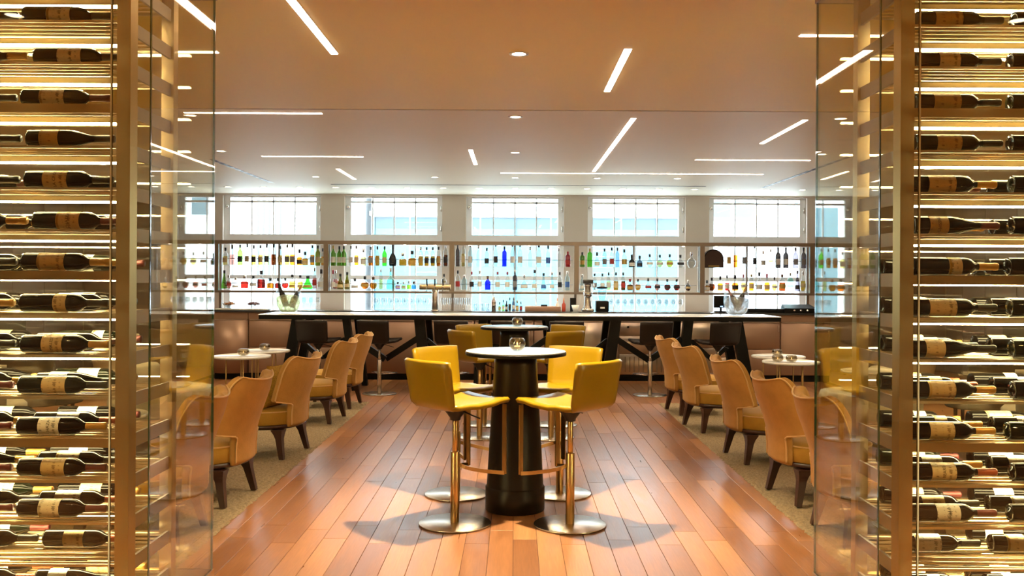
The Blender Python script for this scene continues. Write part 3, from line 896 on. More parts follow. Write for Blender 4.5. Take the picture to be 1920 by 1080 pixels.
def cushion(x, y, z, rz, tilt, label, w=.40, mat=None):
    b = MB(); n = 12; vs = []; fs = []
    for s in (1, -1):
        for i in range(n + 1):
            for j in range(n + 1):
                u, v = -1 + 2 * i / n, -1 + 2 * j / n
                th = .065 * ((1 - u ** 4) * (1 - v ** 4)) ** .6
                k = 1 - .05 * (1 - max(abs(u), abs(v)) ** 2)
                pin = 1 - .06 * (1 - (u * v) ** 2)
                vs.append((u * w / 2 * pin, s * th, v * w / 2 * pin + w / 2))
    q = (n + 1) ** 2
    for s in (0, 1):
        for i in range(n):
            for j in range(n):
                a = s * q + i * (n + 1) + j
                fs.append((a, a + 1, a + n + 2, a + n + 1))
    o = b.add(vs, fs, True).build('scatter_cushion', mat or M_cushion, None, (x, y, z))
    o.rotation_euler = (R(tilt), 0, rz)
    tag(o, label, 'cushion'); return o
cushion(-2.15, 8.24, .437, R(72), 13, 'speckled mustard cushion leaning in the third left velvet chair')

# ------------------------------------------------------------------ small side tables with votives
def side_table(x, y, h, r, label, seed=0):
    t = tag(empty('side_table', (x, y, 0), R(seed)), label, 'table', 'small white round tables')
    MB().lathe([(0, h - .022), (r - .006, h - .022), (r, h - .016), (r, h + .004), (r - .008, h + .006), (r - .012, h), (0, h)], 40).build('tabletop', M_whitetop, t)
    MB().lathe([(r * .35, .004), (r * .42, 0), (r * .42, .01), (r * .35, .012)], 30).build('floor_ring', M_brass, t)
    for k in range(4):
        a = R(20 + 90 * k)
        MB().cyl(.0085, .003, h - .021, 10, (r * .55 * math.cos(a), r * .55 * math.sin(a))).build('leg', M_brass, t)
    return t
T1 = side_table(at(455, 11.5), 11.5, .615, .345, 'white round side table, nearer one left of the bar')
T2 = side_table(at(496, 12.35), 12.35, .615, .335, 'white round side table, farther one left of the bar', 30)
T3 = side_table(at(1484, 11.55), 11.55, .575, .35, 'white round side table, nearer one right of the bar', 10)
T4 = side_table(at(1460, 12.35), 12.35, .575, .35, 'white round side table, farther one right of the bar', 50)
votive(at(457, 11.5), 11.5, .6155, 'glass candle holder on the nearer white table, left', 1.3)
votive(at(497, 12.35), 12.35, .6155, 'glass candle holder on the farther white table, left', 1.3)
votive(at(1459, 11.5), 11.5, .5755, 'left of two glass candle holders on the nearer right white table', 1.25)
votive(at(1485, 11.45), 11.45, .5755, 'right of two glass candle holders on the nearer right white table', 1.25)
votive(at(1458, 12.4), 12.4, .5755, 'glass candle holder on the farther white table, right', 1.25)
# ------------------------------------------------------------------ long bar table
TB_Y0, TB_Y1, TB_Z = 12.95, 13.9, 1.07
bar = tag(empty('bar_table', (0, 13.4, 0)), 'long black trestle bar table with glossy top across the room', 'bar table')
bar.location = (0, 0, 0)
MB().box(-3.55, 3.70, TB_Y0, TB_Y1, TB_Z - .068, TB_Z - .011).build('table_frame', M_black, bar)
MB().rbox(-3.555, 3.705, TB_Y0 - .005, TB_Y1 + .005, TB_Z - .0105, TB_Z, .004, 2).build('tabletop', M_bartop, bar)
def beam(xa, za, xb, zb, w, y0, y1, name):
    """slanting bar in the x-z plane, width w across"""
    d = Vector((xb - xa, 0, zb - za)).normalized(); n = Vector((-d.z, 0, d.x)) * (w / 2)
    if abs(d.z) > .6: n = Vector((w / 2, 0, 0))
    q = lambda x, z, y: (x, y, z)
    a = [(xa - n.x, y0, za - n.z), (xa + n.x, y0, za + n.z), (xb + n.x, y0, zb + n.z), (xb - n.x, y0, zb - n.z)]
    b = [(p[0], y1, p[2]) for p in a]
    return MB().hexa(a, b).build(name, M_black, bar)
zt = TB_Z - .069
legs = [(-3.04, -3.22, .15), (-2.36, -2.22, .10), (-1.33, -1.22, .15), (-.44, -.52, .12), (.50, .58, .12), (1.42, 1.28, .15), (2.44, 2.34, .13), (3.12, 3.30, .15)]
for xt, xb, w in legs:
    beam(xt, zt, xb, 0.001, w, 13.05, 13.17, 'leg')
    beam(xt + .05 * (1 if xt < 0 else -1), zt, xb + .03 * (1 if xt < 0 else -1), 0.001, w * .8, 13.66, 13.78, 'leg')
legx = lambda i, z: legs[i][0] + (legs[i][1] - legs[i][0]) * (zt - z) / zt
for i in range(7):
    xa, xb = legx(i, .74) + .05, legx(i + 1, .74) - .05
    xm = (xa + xb) / 2
    beam(xa, .74, xm, .44, .085, 13.07, 13.15, 'brace')
    beam(xm, .44, xb, .74, .085, 13.152, 13.22, 'brace')

# ------------------------------------------------------------------ cabinets under the dark worktop
CB_Y = 14.45
wt = MB().rbox(-4.72, 4.95, CB_Y - .04, 15.05, 1.035, 1.07, .004).build('worktop', pbr('polished_dark_stone', (0.03, 0.03, 0.032), 0.10, spec=.7))
tag(wt, 'long black worktop behind the bar table', 'worktop')
def cabinet(x0, x1, label, mat, split, curved=False):
    c = tag(empty('bar_cabinet', ((x0 + x1) / 2, CB_Y, 0)), label, 'cabinet', 'cabinets along the bar')
    w = (x1 - x0) / 2 - .004
    MB().box(-w, w, .02, .56, .10, 1.034).build('body', M_cab, c)
    MB().box(-w, w, .05, .5, 0.001, .10).build('toe_kick', M_black, c)
    MB().box(-w, w, -.006, .019, .935, 1.034).build('top_rail', mat, c)
    MB().box(-w + .02, w - .02, -.012, -.004, .918, .930).build('handle_rail', M_cabtrim, c)
    if curved:
        pts = [(w * math.cos(a), -.30 * math.sin(a) + .0) for a in [math.pi * t / 16 for t in range(17)]]
        b = MB(); vs = []; fs = []
        for x, y in pts: vs += [(x, y * .55 + .018, .105), (x, y * .55 + .018, .915)]
        for i in range(16): fs.append((2 * i, 2 * i + 1, 2 * i + 3, 2 * i + 2))
        fs += [tuple(range(0, 34, 2)), tuple(range(1, 34, 2))]
        b.add(vs, fs, True).build('curved_door', mat, c)
        return c
    if split:
        zs = split + [.915]
        z = .105
        for zz in zs:
            d = MB().rbox(-w + .006, w - .006, 0, .019, z + .004, zz - .004, .004, 1).build('door' if zz - z > .3 else 'drawer_front', mat, c)
            if zz - z > .25:
                MB().cyl(.008, zz - .14, zz - .04, 8, (w - .03, -.01)).build('handle', M_cabtrim, d)
            z = zz
    return c
cabs = [(-4.66, -4.12, 'curved rose-bronze end cabinet beside the left white tables', M_cab, None, True),
        (-4.12, -3.42, 'rose-bronze cabinet next to the curved left end', M_cab, [.50], False),
        (-3.42, -2.42, 'rose-bronze cabinet behind the leftmost trestle legs', M_cab, [.50], False),
        (-2.42, -1.48, 'wide rose-bronze cabinet behind the second bar stool', M_cab, [], False),
        (-1.48, -.62, 'rose-bronze cabinet behind the third bar stool', M_cab, [.48], False),
        (-.62, .30, 'rose-bronze cabinet behind the farther high table', M_cab, [], False),
        (.30, .98, 'rose-bronze cabinet right of the farther high table', M_cab, [], False),
        (.98, 1.62, 'tall polished steel fridge front under the bar', M_cabsteel, [], False),
        (1.62, 2.40, 'steel cabinet with lock, drawer and vent grille', M_cabsteel, [.42, .70], False),
        (2.40, 3.42, 'steel-fronted cabinet behind the rightmost bar stool', M_cabsteel, [.38, .52], False),
        (3.42, 4.12, 'rose-bronze cabinet at the bar table end, right', M_cab, [.50], False),
        (4.12, 4.90, 'reddish bronze end cabinet beside the right white tables', M_cab, [], False)]
for a in cabs:
    c = cabinet(a[0], a[1], a[2], a[3], a[4] if a[4] is None or a[4] else [], a[5])
    if a[4] == []:
        w = (a[1] - a[0]) / 2 - .004
        d = MB().rbox(-w + .006, w - .006, 0, .019, .109, .911, .004, 1).build('door', a[3], c)
        MB().cyl(.008, .62, .80, 8, (w - .03, -.01)).build('handle', M_cabtrim, d)
    if 'vent grille' in a[2]:
        for k in range(9):
            MB().box(-.30 + k * .07, -.285 + k * .07, -.004, .002, .14, .38).build('grille_slot', M_frame, c)
        MB().lathe([(0, -.012), (.016, -.010), (.018, 0), (0, 0)], 12, 'y', (-.25, .0, .84)).build('lock', M_black, c)

# back counter against the windows
bc = tag(empty('back_counter', (0, 15.45, 0)), 'pale back counter under the bottle shelves along the windows', 'counter')
MB().box(-4.9, 4.9, .0, .60, .001, 1.0).build('body', M_cab, bc)
MB().rbox(-4.95, 4.95, -.03, .62, 1.0, 1.03, .004).build('counter_top', M_whitetop, bc)

# ------------------------------------------------------------------ bottle shelf unit in front of the windows
SU_Y0, SU_Y1 = 15.42, 15.72
SZ0, SZ1, SZM = 1.36, 2.19, 1.777
su = tag(empty('bottle_shelf_unit', (0, SU_Y0, 0)), 'long bronze-framed glass bottle shelving before the windows', 'shelving')
SUD = SU_Y1 - SU_Y0
MB().box(-4.98, 4.96, 0, SUD, SZ1 - .06, SZ1).build('top_rail', M_frame, su)
MB().box(-4.98, 4.96, 0, SUD, SZ0 - .035, SZ0).build('bottom_rail', M_frame, su)
ups = [-4.98, -3.12, -1.04, 1.02, 3.10, 4.96]
for k, x in enumerate(ups):
    w = .04
    xx = x + (w if k == 0 else (-w if k == 5 else 0))
    MB().box(xx - w, xx + w, 0.002, .06, SZ0 + .001, SZ1 - .061).build('upright', M_frame, su)
    MB().box(xx - .015, xx + .015, SUD - .03, SUD - .002, SZ0 + .001, SZ1 - .061).build('upright', M_greysteel, su)
for x in (-3.96, -2.04, 0, 2.0, 3.9):
    MB().box(x - .016, x + .016, SUD - .04, SUD - .01, SZ0 + .001, SZ1 - .061).build('upright', M_greysteel, su)
sup = [(-4.89, -3.165), (-3.075, -1.085), (-.995, .975), (1.065, 3.055), (3.145, 4.87)]
for a, b in sup:
    for z in (SZM, SZ0 + .03):
        MB().box(a, b, .03, SUD - .05, z - .010, z).build('glass_shelf', M_shelfglass, su)
    MB().cyl(.006, 0, b - a, 8, (a, SUD - .045, SZM + .115), axis='x').build('rear_rail', M_greysteel, su)
    MB().cyl(.006, 0, b - a, 8, (a, SUD - .045, SZ0 + .12), axis='x').build('rear_rail', M_greysteel, su)
    for k in range(4):
        x = a + (b - a) * (k + .5) / 4
        MB().cyl(.022, SZ1 - .064, SZ1 - .0605, 12, (x, .12)).build('spot_lens', M_lamp, su)
for x in (-4.94, -1.04, 1.02, 4.92):
    MB().box(x - .02, x + .02, SUD - .06, SUD - .03, 1.031, SZ0 - .036).build('support_foot', M_frame, su)

# ---- bar bottles: glass colours
GL = {}
def tinted(name, c, r0=.05):
    GL[name] = glass('bottle_' + name, c, r0)
for nm, c in dict(clear=(.86, .89, .90), green=(.36, .62, .20), bright=(.30, .80, .18), olive=(.46, .50, .16), cobalt=(.05, .12, .78), teal=(.60, .88, .86),
                  pale=(.74, .88, .93), lilac=(.58, .64, .90), crimson=(.62, .05, .09), black=(.10, .09, .09), smoke=(.36, .34, .38), pink=(.88, .62, .62)).items():
    tinted(nm, c)
LQ = {}
for nm, c in dict(amber=(.82, .42, .09), dark=(.46, .17, .06), yellow=(.90, .74, .26), red=(.50, .10, .08), orange=(.90, .42, .10), magenta=(.80, .10, .50),
                  lime=(.72, .84, .20), blue=(.25, .62, .88), honey=(.90, .62, .26), straw=(.92, .84, .50), rose=(.86, .52, .46)).items():
    LQ[nm] = glass('liquid_' + nm, c, .02)
CAPM = {'k': pbr('cap_black', (.02, .02, .02), .4), 'g': pbr('cap_gold', (.5, .32, .08), .35, .7), 'r': pbr('cap_red', (.35, .02, .03), .4), 's': M_chrome,
        'w': M_ceramic, 'b': pbr('cap_brown', (.12, .05, .02), .6)}
LABM = {'w': pbr('bar_label_white', (.75, .75, .72), .6), 'k': pbr('bar_label_black', (.02, .02, .025), .5), 'y': pbr('bar_label_cream', (.62, .50, .28), .6),
        'g': pbr('bar_label_gold', (.5, .33, .08), .45), 'r': pbr('bar_label_red', (.42, .03, .03), .5), 'b': pbr('bar_label_blue', (.05, .15, .5), .5),
        'n': pbr('bar_label_grey', (.25, .25, .27), .5)}
LABW = {'w': 'white', 'k': 'black', 'y': 'cream', 'g': 'gold', 'r': 'red', 'b': 'blue', 'n': 'grey'}
def bottle_prof(kind, h, r):
    n = r * .32
    if kind == 'cone': return [(0, 0), (r * .9, 0), (r, .01), (r * .95, h * .2), (r * .55, h * .55), (n, h * .72), (n, h * .9)]
    if kind == 'flask': return [(0, 0), (r * .8, 0), (r * .92, .008), (r, h * .18), (r * .95, h * .34), (r * .7, h * .47), (n * .8, h * .58), (n * .7, h * .88)]
    if kind == 'round': return [(0, 0), (r * .5, 0), (r * .6, .01), (r * .92, h * .16), (r, h * .30), (r * .9, h * .46), (r * .5, h * .58), (n * .8, h * .66), (n * .8, h * .86)]
    if kind == 'squat': return [(0, 0), (r * .95, 0), (r, .008), (r, h * .42), (r * .9, h * .50), (n * 1.0, h * .62), (n, h * .84)]
    if kind == 'wine': return [(0, 0), (r * .95, 0), (r, .008), (r, h * .60), (r * .85, h * .67), (n * 1.1, h * .76), (n, h * .9)]
    if kind == 'tall': return [(0, 0), (r * .95, 0), (r, .008), (r, h * .70), (r * .8, h * .76), (n * 1.1, h * .80), (n, h * .9)]
    return [(0, 0), (r * .95, 0), (r, .008), (r, h * .55), (r * .92, h * .62), (r * .55, h * .70), (n, h * .76), (n, h * .88)]
bb_cache = {}
GLW = dict(clear='clear glass', green='green glass', bright='bright green', olive='olive glass', cobalt='cobalt blue', teal='teal', pale='pale blue', lilac='lilac', crimson='crimson', black='black', smoke='smoky grey', pink='pink glass')
def bar_bottle(x, y, z, spec, label, group, name='spirit_bottle'):
    kind, hpx, wpx, gl, lq, lb, cp = spec
    h = hpx / 113.0; r = wpx / 113.0 / 2
    key = spec
    if key not in bb_cache:
        pf = bottle_prof(kind, h, r)
        seg = 16
        parts = [('body', MB().lathe(pf, seg).mesh(name, GL[gl]))]
        zn = pf[-1][1]; rn = pf[-1][0]
        parts.append(('cap', MB().lathe([(0, zn - .02), (rn * 1.15, zn - .02), (rn * 1.2, h - .004), (rn, h), (0, h)], 10).mesh('cap', CAPM[cp])))
        if lq:
            lvl = h * .52; inner = []
            for rr, zz in pf:
                if zz <= lvl: inner.append((max(0, rr * .9), zz + .006))
            rl = inner[-1][0]
            inner += [(rl, lvl), (0, lvl)]
            parts.append(('liquid', MB().lathe(inner, 12).mesh('liquid', LQ[lq])))
        if lb:
            fr = {'cone': (.10, .30), 'flask': (.12, .34), 'round': (.20, .40), 'squat': (.10, .36)}.get(kind, (.16, .44))
            z0, z1 = h * fr[0], h * fr[1]
            def rad(zv):
                for (r0, a0), (r1, a1) in zip(pf[2:], pf[3:]):
                    if a0 <= zv <= a1: return r0 + (r1 - r0) * (zv - a0) / max(1e-6, a1 - a0)
                return r
            m = MB(); vs = []; fs = []
            for i in range(9):
                a = R(-90 - 62 + 124 * i / 8)
                for q in range(3):
                    zv = z0 + (z1 - z0) * q / 2; rr = rad(zv) + .0012
                    vs.append((rr * math.cos(a), rr * math.sin(a), zv))
            for i in range(8):
                for q in range(2):
                    a = i * 3 + q; fs.append((a, a + 1, a + 4, a + 3))
            parts.append(('label', m.add(vs, fs, True).mesh('label', LABM[lb])))
        bb_cache[key] = parts
    parts = bb_cache[key]
    o = put(name, parts[0][1], None, (x, y, z))
    for nm, me in parts[1:]: put(nm, me, o)
    tag(o, label, 'bottle', group)
    return o
S = lambda *a: a
def row(spec): return spec
# (zoom x, kind, height px, width px, glass, liquid, label, cap) ; pixel x = x0 + zx / 4
UP = [(390, [(130, 'std', 33, 10, 'clear', 'straw', 'y', 'k'), (180, 'squat', 39, 10, 'clear', 'rose', None, 'k'), (240, 'wine', 39, 10, 'green', None, 'k', 'k'), (293, 'tall', 40, 9, 'clear', None, 'y', 'k'),
             (343, 'std', 38, 9, 'clear', 'yellow', 'k', 'k'), (393, 'tall', 38, 9, 'clear', 'honey', 'y', 'k'), (440, 'std', 40, 9, 'clear', 'straw', 'k', 'k'), (492, 'wine', 40, 10, 'clear', 'dark', None, 'k'),
             (540, 'tall', 37, 9, 'clear', 'honey', 'y', 'k'), (588, 'tall', 40, 10, 'clear', 'yellow', 'n', 'k'), (632, 'tall', 40, 10, 'clear', 'orange', 'n', 'k'), (680, 'squat', 31, 11, 'clear', 'amber', 'k', 'k'),
             (728, 'squat', 26, 12, 'clear', 'amber', 'y', 'k'), (782, 'tall', 39, 9, 'clear', 'orange', 'n', 'k'), (823, 'wine', 38, 10, 'olive', None, 'y', 'k'), (862, 'std', 33, 8, 'clear', 'honey', 'y', 'k')]),
      (600, [(95, 'wine', 38, 10, 'green', None, 'w', 'g'), (140, 'wine', 37, 10, 'green', None, 'w', 'k'), (178, 'wine', 37, 10, 'green', None, 'w', 'k'), (232, 'tall', 38, 9, 'clear', None, 'w', 'k'), (272, 'tall', 38, 9, 'clear', 'orange', 'y', 'b'),
             (325, 'squat', 33, 11, 'clear', 'straw', 'w', 's'), (380, 'tall', 36, 10, 'clear', 'orange', 'n', 'k'), (430, 'wine', 37, 9, 'clear', 'amber', 'g', 'k'), (483, 'wine', 37, 9, 'bright', None, 'y', 'k'), (545, 'flask', 42, 15, 'black', None, None, 'k'),
             (620, 'squat', 25, 16, 'clear', 'amber', None, 's'), (690, 'squat', 29, 16, 'clear', 'amber', 'g', 'k'), (755, 'tall', 36, 10, 'clear', 'amber', 'g', 's'), (797, 'tall', 36, 9, 'clear', 'amber', 'k', 'k'), (845, 'tall', 36, 9, 'clear', 'amber', 'k', 'k'),
             (886, 'tall', 37, 9, 'clear', 'amber', 'g', 'k'), (942, 'tall', 41, 9, 'clear', 'dark', 'k', 's')]),
      (830, [(102, 'wine', 46, 8, 'smoke', None, None, 'k'), (152, 'tall', 46, 8, 'clear', 'straw', 'y', 'g'), (207, 'wine', 43, 9, 'pale', None, 'w', 's'), (268, 'wine', 40, 9, 'clear', None, None, 's'), (330, 'tall', 35, 9, 'clear', None, 'k', 'k'),
             (397, 'wine', 44, 8, 'clear', None, 'k', 'k'), (462, 'tall', 38, 9, 'cobalt', None, None, 'k'), (522, 'wine', 44, 9, 'clear', None, 'w', 'r'), (580, 'wine', 44, 10, 'clear', None, 'w', 'k'), (655, 'std', 38, 9, 'clear', None, None, 's'), (720, 'wine', 43, 11, 'clear', None, 'w', 'k'),
             (790, 'wine', 40, 9, 'clear', None, 'b', 'k'), (870, 'wine', 36, 8, 'clear', None, None, 's'), (938, 'tall', 29, 10, 'crimson', None, 'r', 'r')]),
      (1060, [(127, 'tall', 28, 10, 'green', None, 'g', 'k'), (183, 'tall', 35, 10, 'bright', None, None, 'g'), (237, 'squat', 28, 11, 'clear', None, 'w', 'k'), (293, 'tall', 35, 9, 'pale', None, 'n', 'k'), (347, 'wine', 37, 9, 'clear', None, 'r', 'k'), (392, 'tall', 37, 8, 'lilac', None, None, 'k'),
              (441, 'std', 34, 11, 'clear', None, 'g', 'k'), (498, 'squat', 24, 12, 'black', None, 'w', 'k'), (557, 'squat', 22, 11, 'smoke', None, 'k', 'k'), (632, 'round', 25, 13, 'clear', None, 'w', 'k'), (708, 'round', 24, 13, 'clear', 'straw', 'w', 'k'), (782, 'round', 25, 14, 'clear', 'yellow', 'g', 'k'),
              (862, 'round', 24, 14, 'clear', None, 'k', 'k'), (945, 'round', 29, 16, 'clear', None, None, 's')]),
      (1260, [(425, 'wine', 46, 8, 'clear', None, 'g', 'g'), (475, 'tall', 46, 8, 'clear', 'orange', None, 'k'), (540, 'wine', 46, 8, 'clear', None, 'n', 'g'), (618, 'tall', 43, 7, 'clear', None, 'k', 'k'), (682, 'std', 32, 9, 'clear', None, 'w', 's'), (740, 'wine', 36, 9, 'clear', 'straw', None, 'w'), (795, 'wine', 39, 10, 'black', None, 'w', 'k'),
              (853, 'wine', 39, 10, 'black', None, 'w', 'k'), (926, 'wine', 39, 10, 'smoke', None, 'n', 'k'), (986, 'wine', 39, 10, 'smoke', None, 'n', 'k')])]
LOW = [(390, [(100, 'cone', 34, 11, 'green', None, None, 'k'), (148, 'round', 25, 13, 'clear', 'rose', 'r', 's'), (208, 'cone', 20, 13, 'clear', None, 'w', 's'), (275, 'squat', 25, 16, 'clear', 'red', None, 's'), (340, 'round', 24, 14, 'clear', None, 'w', 'k'), (400, 'squat', 34, 16, 'clear', 'red', None, 'k'),
              (468, 'squat', 20, 14, 'clear', 'orange', None, 'k'), (525, 'squat', 20, 12, 'clear', 'red', None, 'k'), (580, 'round', 20, 14, 'clear', 'red', None, 'k'), (632, 'cone', 27, 13, 'clear', 'yellow', 'g', 'k'), (692, 'cone', 26, 12, 'clear', 'yellow', 'y', 'k'), (748, 'cone', 24, 18, 'bright', None, 'g', 'k'),
              (800, 'std', 40, 9, 'clear', 'rose', 'r', 's'), (850, 'squat', 37, 13, 'clear', None, 'w', 'k')]),
       (600, [(68, 'squat', 36, 10, 'clear', None, 'w', 'r'), (112, 'cone', 36, 11, 'clear', 'rose', 'w', 's'), (153, 'cone', 29, 12, 'olive', 'honey', 'y', 'k'), (200, 'cone', 32, 11, 'olive', 'yellow', 'y', 'k'), (262, 'squat', 20, 14, 'clear', None, 'w', 'k'), (337, 'round', 24, 17, 'clear', 'orange', 'g', 'k'), (400, 'round', 23, 16, 'clear', 'amber', None, 'b'),
              (457, 'tall', 38, 8, 'clear', 'straw', None, 's'), (530, 'flask', 40, 18, 'teal', None, None, 'w'), (584, 'std', 14, 10, 'clear', 'magenta', 'w', 'k'), (627, 'std', 14, 9, 'clear', 'lime', 'w', 'w'), (664, 'std', 16, 9, 'clear', 'lime', None, 'w'), (704, 'std', 15, 10, 'clear', 'blue', None, 'b'), (930, 'std', 30, 9, 'clear', 'straw', 'w', 'k')]),
       (830, [(100, 'wine', 36, 9, 'clear', None, 'r', 'k'), (160, 'wine', 28, 11, 'pale', None, None, 's'), (218, 'wine', 34, 9, 'clear', None, 'k', 'r'), (278, 'tall', 36, 9, 'clear', None, 'w', 'w'), (338, 'std', 26, 11, 'cobalt', None, None, 'b'), (412, 'wine', 34, 10, 'clear', None, 'w', 'r'), (485, 'wine', 34, 10, 'clear', None, 'w', 'r'),
              (542, 'wine', 38, 9, 'smoke', None, 'n', 's'), (612, 'flask', 28, 15, 'clear', None, 'w', 's'), (690, 'cone', 38, 12, 'clear', None, 'w', 'k'), (757, 'cone', 32, 11, 'pale', None, 'b', 'k'), (820, 'cone', 34, 10, 'pale', None, 'w', 's'), (878, 'wine', 34, 9, 'clear', None, 'k', 'k'), (935, 'wine', 36, 9, 'pale', None, 'b', 's')]),
       (1060, [(110, 'cone', 30, 11, 'pale', None, 'w', 's'), (220, 'wine', 32, 9, 'clear', None, 'n', 'k'), (278, 'wine', 32, 9, 'clear', None, 'w', 'k'), (327, 'wine', 34, 9, 'clear', 'straw', 'w', 'k'), (380, 'wine', 34, 10, 'clear', 'amber', 'y', 'k'), (434, 'wine', 34, 9, 'clear', 'dark', 'r', 'k'), (485, 'squat', 22, 12, 'clear', 'dark', 'g', 'r'),
               (545, 'round', 22, 12, 'clear', 'orange', 'y', 'k'), (622, 'round', 23, 13, 'clear', None, 'r', 'k'), (690, 'round', 23, 12, 'clear', 'rose', 'k', 'k'), (765, 'round', 22, 13, 'clear', 'red', 'k', 'k'), (835, 'round', 22, 13, 'clear', 'red', 'k', 'k'), (920, 'round', 20, 11, 'smoke', 'dark', 'y', 's')]),
       (1260, [(243, 'squat', 20, 11, 'clear', 'honey', 'w', 'k'), (303, 'round', 25, 14, 'clear', 'dark', None, 'k'), (362, 'squat', 28, 11, 'clear', 'amber', 'y', 'k'), (413, 'std', 30, 9, 'clear', 'red', 'w', 'k'), (473, 'squat', 30, 13, 'clear', 'orange', 'k', 'k'), (535, 'round', 32, 10, 'clear', 'yellow', 'w', 'r'), (595, 'tall', 32, 10, 'clear', 'amber', 'y', 'g'),
               (655, 'squat', 36, 12, 'clear', None, 'w', 'k'), (712, 'squat', 33, 11, 'clear', 'orange', 'y', 'r'), (768, 'round', 27, 10, 'clear', 'yellow', 'w', 'k'), (826, 'std', 32, 13, 'clear', 'dark', 'g', 'b'), (888, 'wine', 35, 11, 'teal', None, None, 's'), (940, 'cone', 39, 10, 'smoke', None, 'k', 'k'), (997, 'round', 38, 11, 'clear', 'yellow', 'y', 's')])]
BAYN = ['first', 'second', 'middle', 'fourth', 'fifth']
BOT_Y = SU_Y0 + .12
for lname, rows, z in (('upper', UP, SZM), ('lower', LOW, SZ0 + .03)):
    for bi, (x0, lst) in enumerate(rows):
        lo, hi = sup[bi]
        lastx = None
        for n, it in enumerate(lst):
            zx = it[0]
            r = it[3] / 226.0
            x = at(x0 + zx / 4.0, BOT_Y)
            x = min(max(x, lo + r + .008), hi - r - .008)
            look = (it[5] + ' drink') if it[5] else GLW[it[4]]
            if bi == 4 and lname == 'upper': where = 'from the right end' ; num = ORD[len(lst) - 1 - n]
            else: where = 'from its left'; num = ORD[n]
            lab = '%s bottle%s, %s bar shelf, %s bay, %s %s' % (look, ' with %s label' % LABW[it[6]] if it[6] else '', lname, BAYN[bi], num, where)
            yj = BOT_Y + (.05 if (n % 2 and lastx is not None and x - lastx < .11) else 0)
            bar_bottle(x, yj, z + .0005, tuple(it[1:]), lab, 'spirit bottles on the bar shelves')
            lastx = x
# black arched box on the upper shelf
ar = [(-.165, 0), (.165, 0)] + [(.165 * math.cos(a), .14 + .165 * math.sin(a)) for a in [math.pi * t / 14 for t in range(15)]]
ab = tag(empty('arched_gift_box', (at(1337, 15.55), 15.5, SZM + .0005)), 'black arched presentation box on the upper right bar shelf', 'box')
MB().prism(ar, .0, .14).build('case', M_black, ab)
MB().prism([(-.15, .006), (.15, .006)] + [(.15 * math.cos(a), .14 + .15 * math.sin(a)) for a in [math.pi * t / 14 for t in range(15)]], -.004, -.0005).build('front_panel', pbr('dark_brown_card', (.035, .012, .008), .5), ab)
MB().box(-.09, .09, -.006, -.0045, .02, .035).build('gold_print', M_gold, ab)
# ------------------------------------------------------------------ things on the bar and the worktop
WZ = 1.0705
def ice_bucket(px, d, z, label, ice_mat, clear):
    x = at(px, d)
    b = tag(empty('ice_bucket', (x, d, z)), label, 'ice bucket', 'glass champagne buckets')
    pf = [(0, .004), (.085, 0), (.10, .006), (.142, .05), (.170, .12), (.180, .19), (.178, .25), (.168, .32), (.164, .345), (.158, .345), (.171, .25), (.173, .19), (.163, .12), (.135, .052), (.09, .012), (0, .012)]
    MB().lathe(pf, 32).build('bowl', clear, b)
    MB().lathe([(0, .014), (.085, .014), (.13, .054), (.158, .12), (.167, .19), (.165, .235), (.10, .262), (0, .272)], 28).build('ice', ice_mat, b)
    return b
def champagne(x, y, z, ang_x, ang_y, label, foil):
    o = MB().lathe([(0, 0), (.040, 0), (.044, .008), (.044, .16), (.036, .20), (.020, .25), (.016, .29), (.015, .31)], 18).build('champagne_bottle', M_winegreen, None, (x, y, z))
    MB().lathe([(.021, .245), (.0175, .29), (.018, .325), (.014, .34), (0, .342)], 14).build('foil', foil, o)
    MB().lathe([(.0445, .06), (.0445, .13)], 18).build('label', LBL[0], o)
    o.rotation_euler = (R(ang_x), R(ang_y), 0)
    tag(o, label, 'bottle', 'champagne bottles in ice')
ice_bucket(541, 13.35, WZ, 'glass champagne bucket of crushed ice on the left of the bar', M_straw, M_clear)
champagne(at(541, 13.35) - .03, 13.35, WZ + .10, 4, -18, 'dark-foiled champagne bottle leaning left in the left ice bucket', CAPS[1])
champagne(at(541, 13.35) + .03, 13.38, WZ + .09, 0, 26, 'gold-foiled champagne bottle leaning right in the left ice bucket', CAPS[2])
ice_bucket(1381, 13.35, WZ, 'frosted glass champagne bucket on the right of the bar', M_ice, glass('frosted_glass', (.86, .88, .90), .14, .25))
champagne(at(1381, 13.35) + .04, 13.35, WZ + .08, 8, -30, 'champagne bottle with copper foil leaning left in the right ice bucket', CAPS[3])
champagne(at(1381, 13.35) + .02, 13.40, WZ + .09, 0, 22, 'champagne bottle leaning right in the right ice bucket', CAPS[2])

# snack bowls on a low tray
tr = MB().rbox(at(408, 14.6), at(505, 14.6), 14.48, 14.72, WZ, WZ + .02, .004).build('snack_tray', M_ceramic)
tag(tr, 'white serving tray under two snack bowls, left of the bar', 'tray')
for px, m, what in ((430, M_nut, 'mixed nuts'), (476, M_berry, 'dark olives')):
    b = MB().lathe([(0, 0), (.05, 0), (.055, .01), (.11, .085), (.112, .09), (.106, .09), (.05, .016), (0, .014)], 28).build('snack_bowl', M_clear, None, (at(px, 14.6), 14.6, WZ + .0205))
    tag(b, 'glass bowl of %s on the worktop, left' % what, 'bowl')
    rr = random.Random(px); nb = MB()
    for q in range(90):
        a, rad = rr.uniform(0, 6.28), .09 * math.sqrt(rr.random())
        zc = .045 + .055 * (1 - (rad / .09) ** 2) * rr.random() + .25 * rad
        nb.lathe([(0, -.012), (.011, -.005), (.012, .004), (0, .013)], 6, 'z', (rad * math.cos(a), rad * math.sin(a), zc))
    s = nb.build('snacks', m, b); s['kind'] = 'stuff'

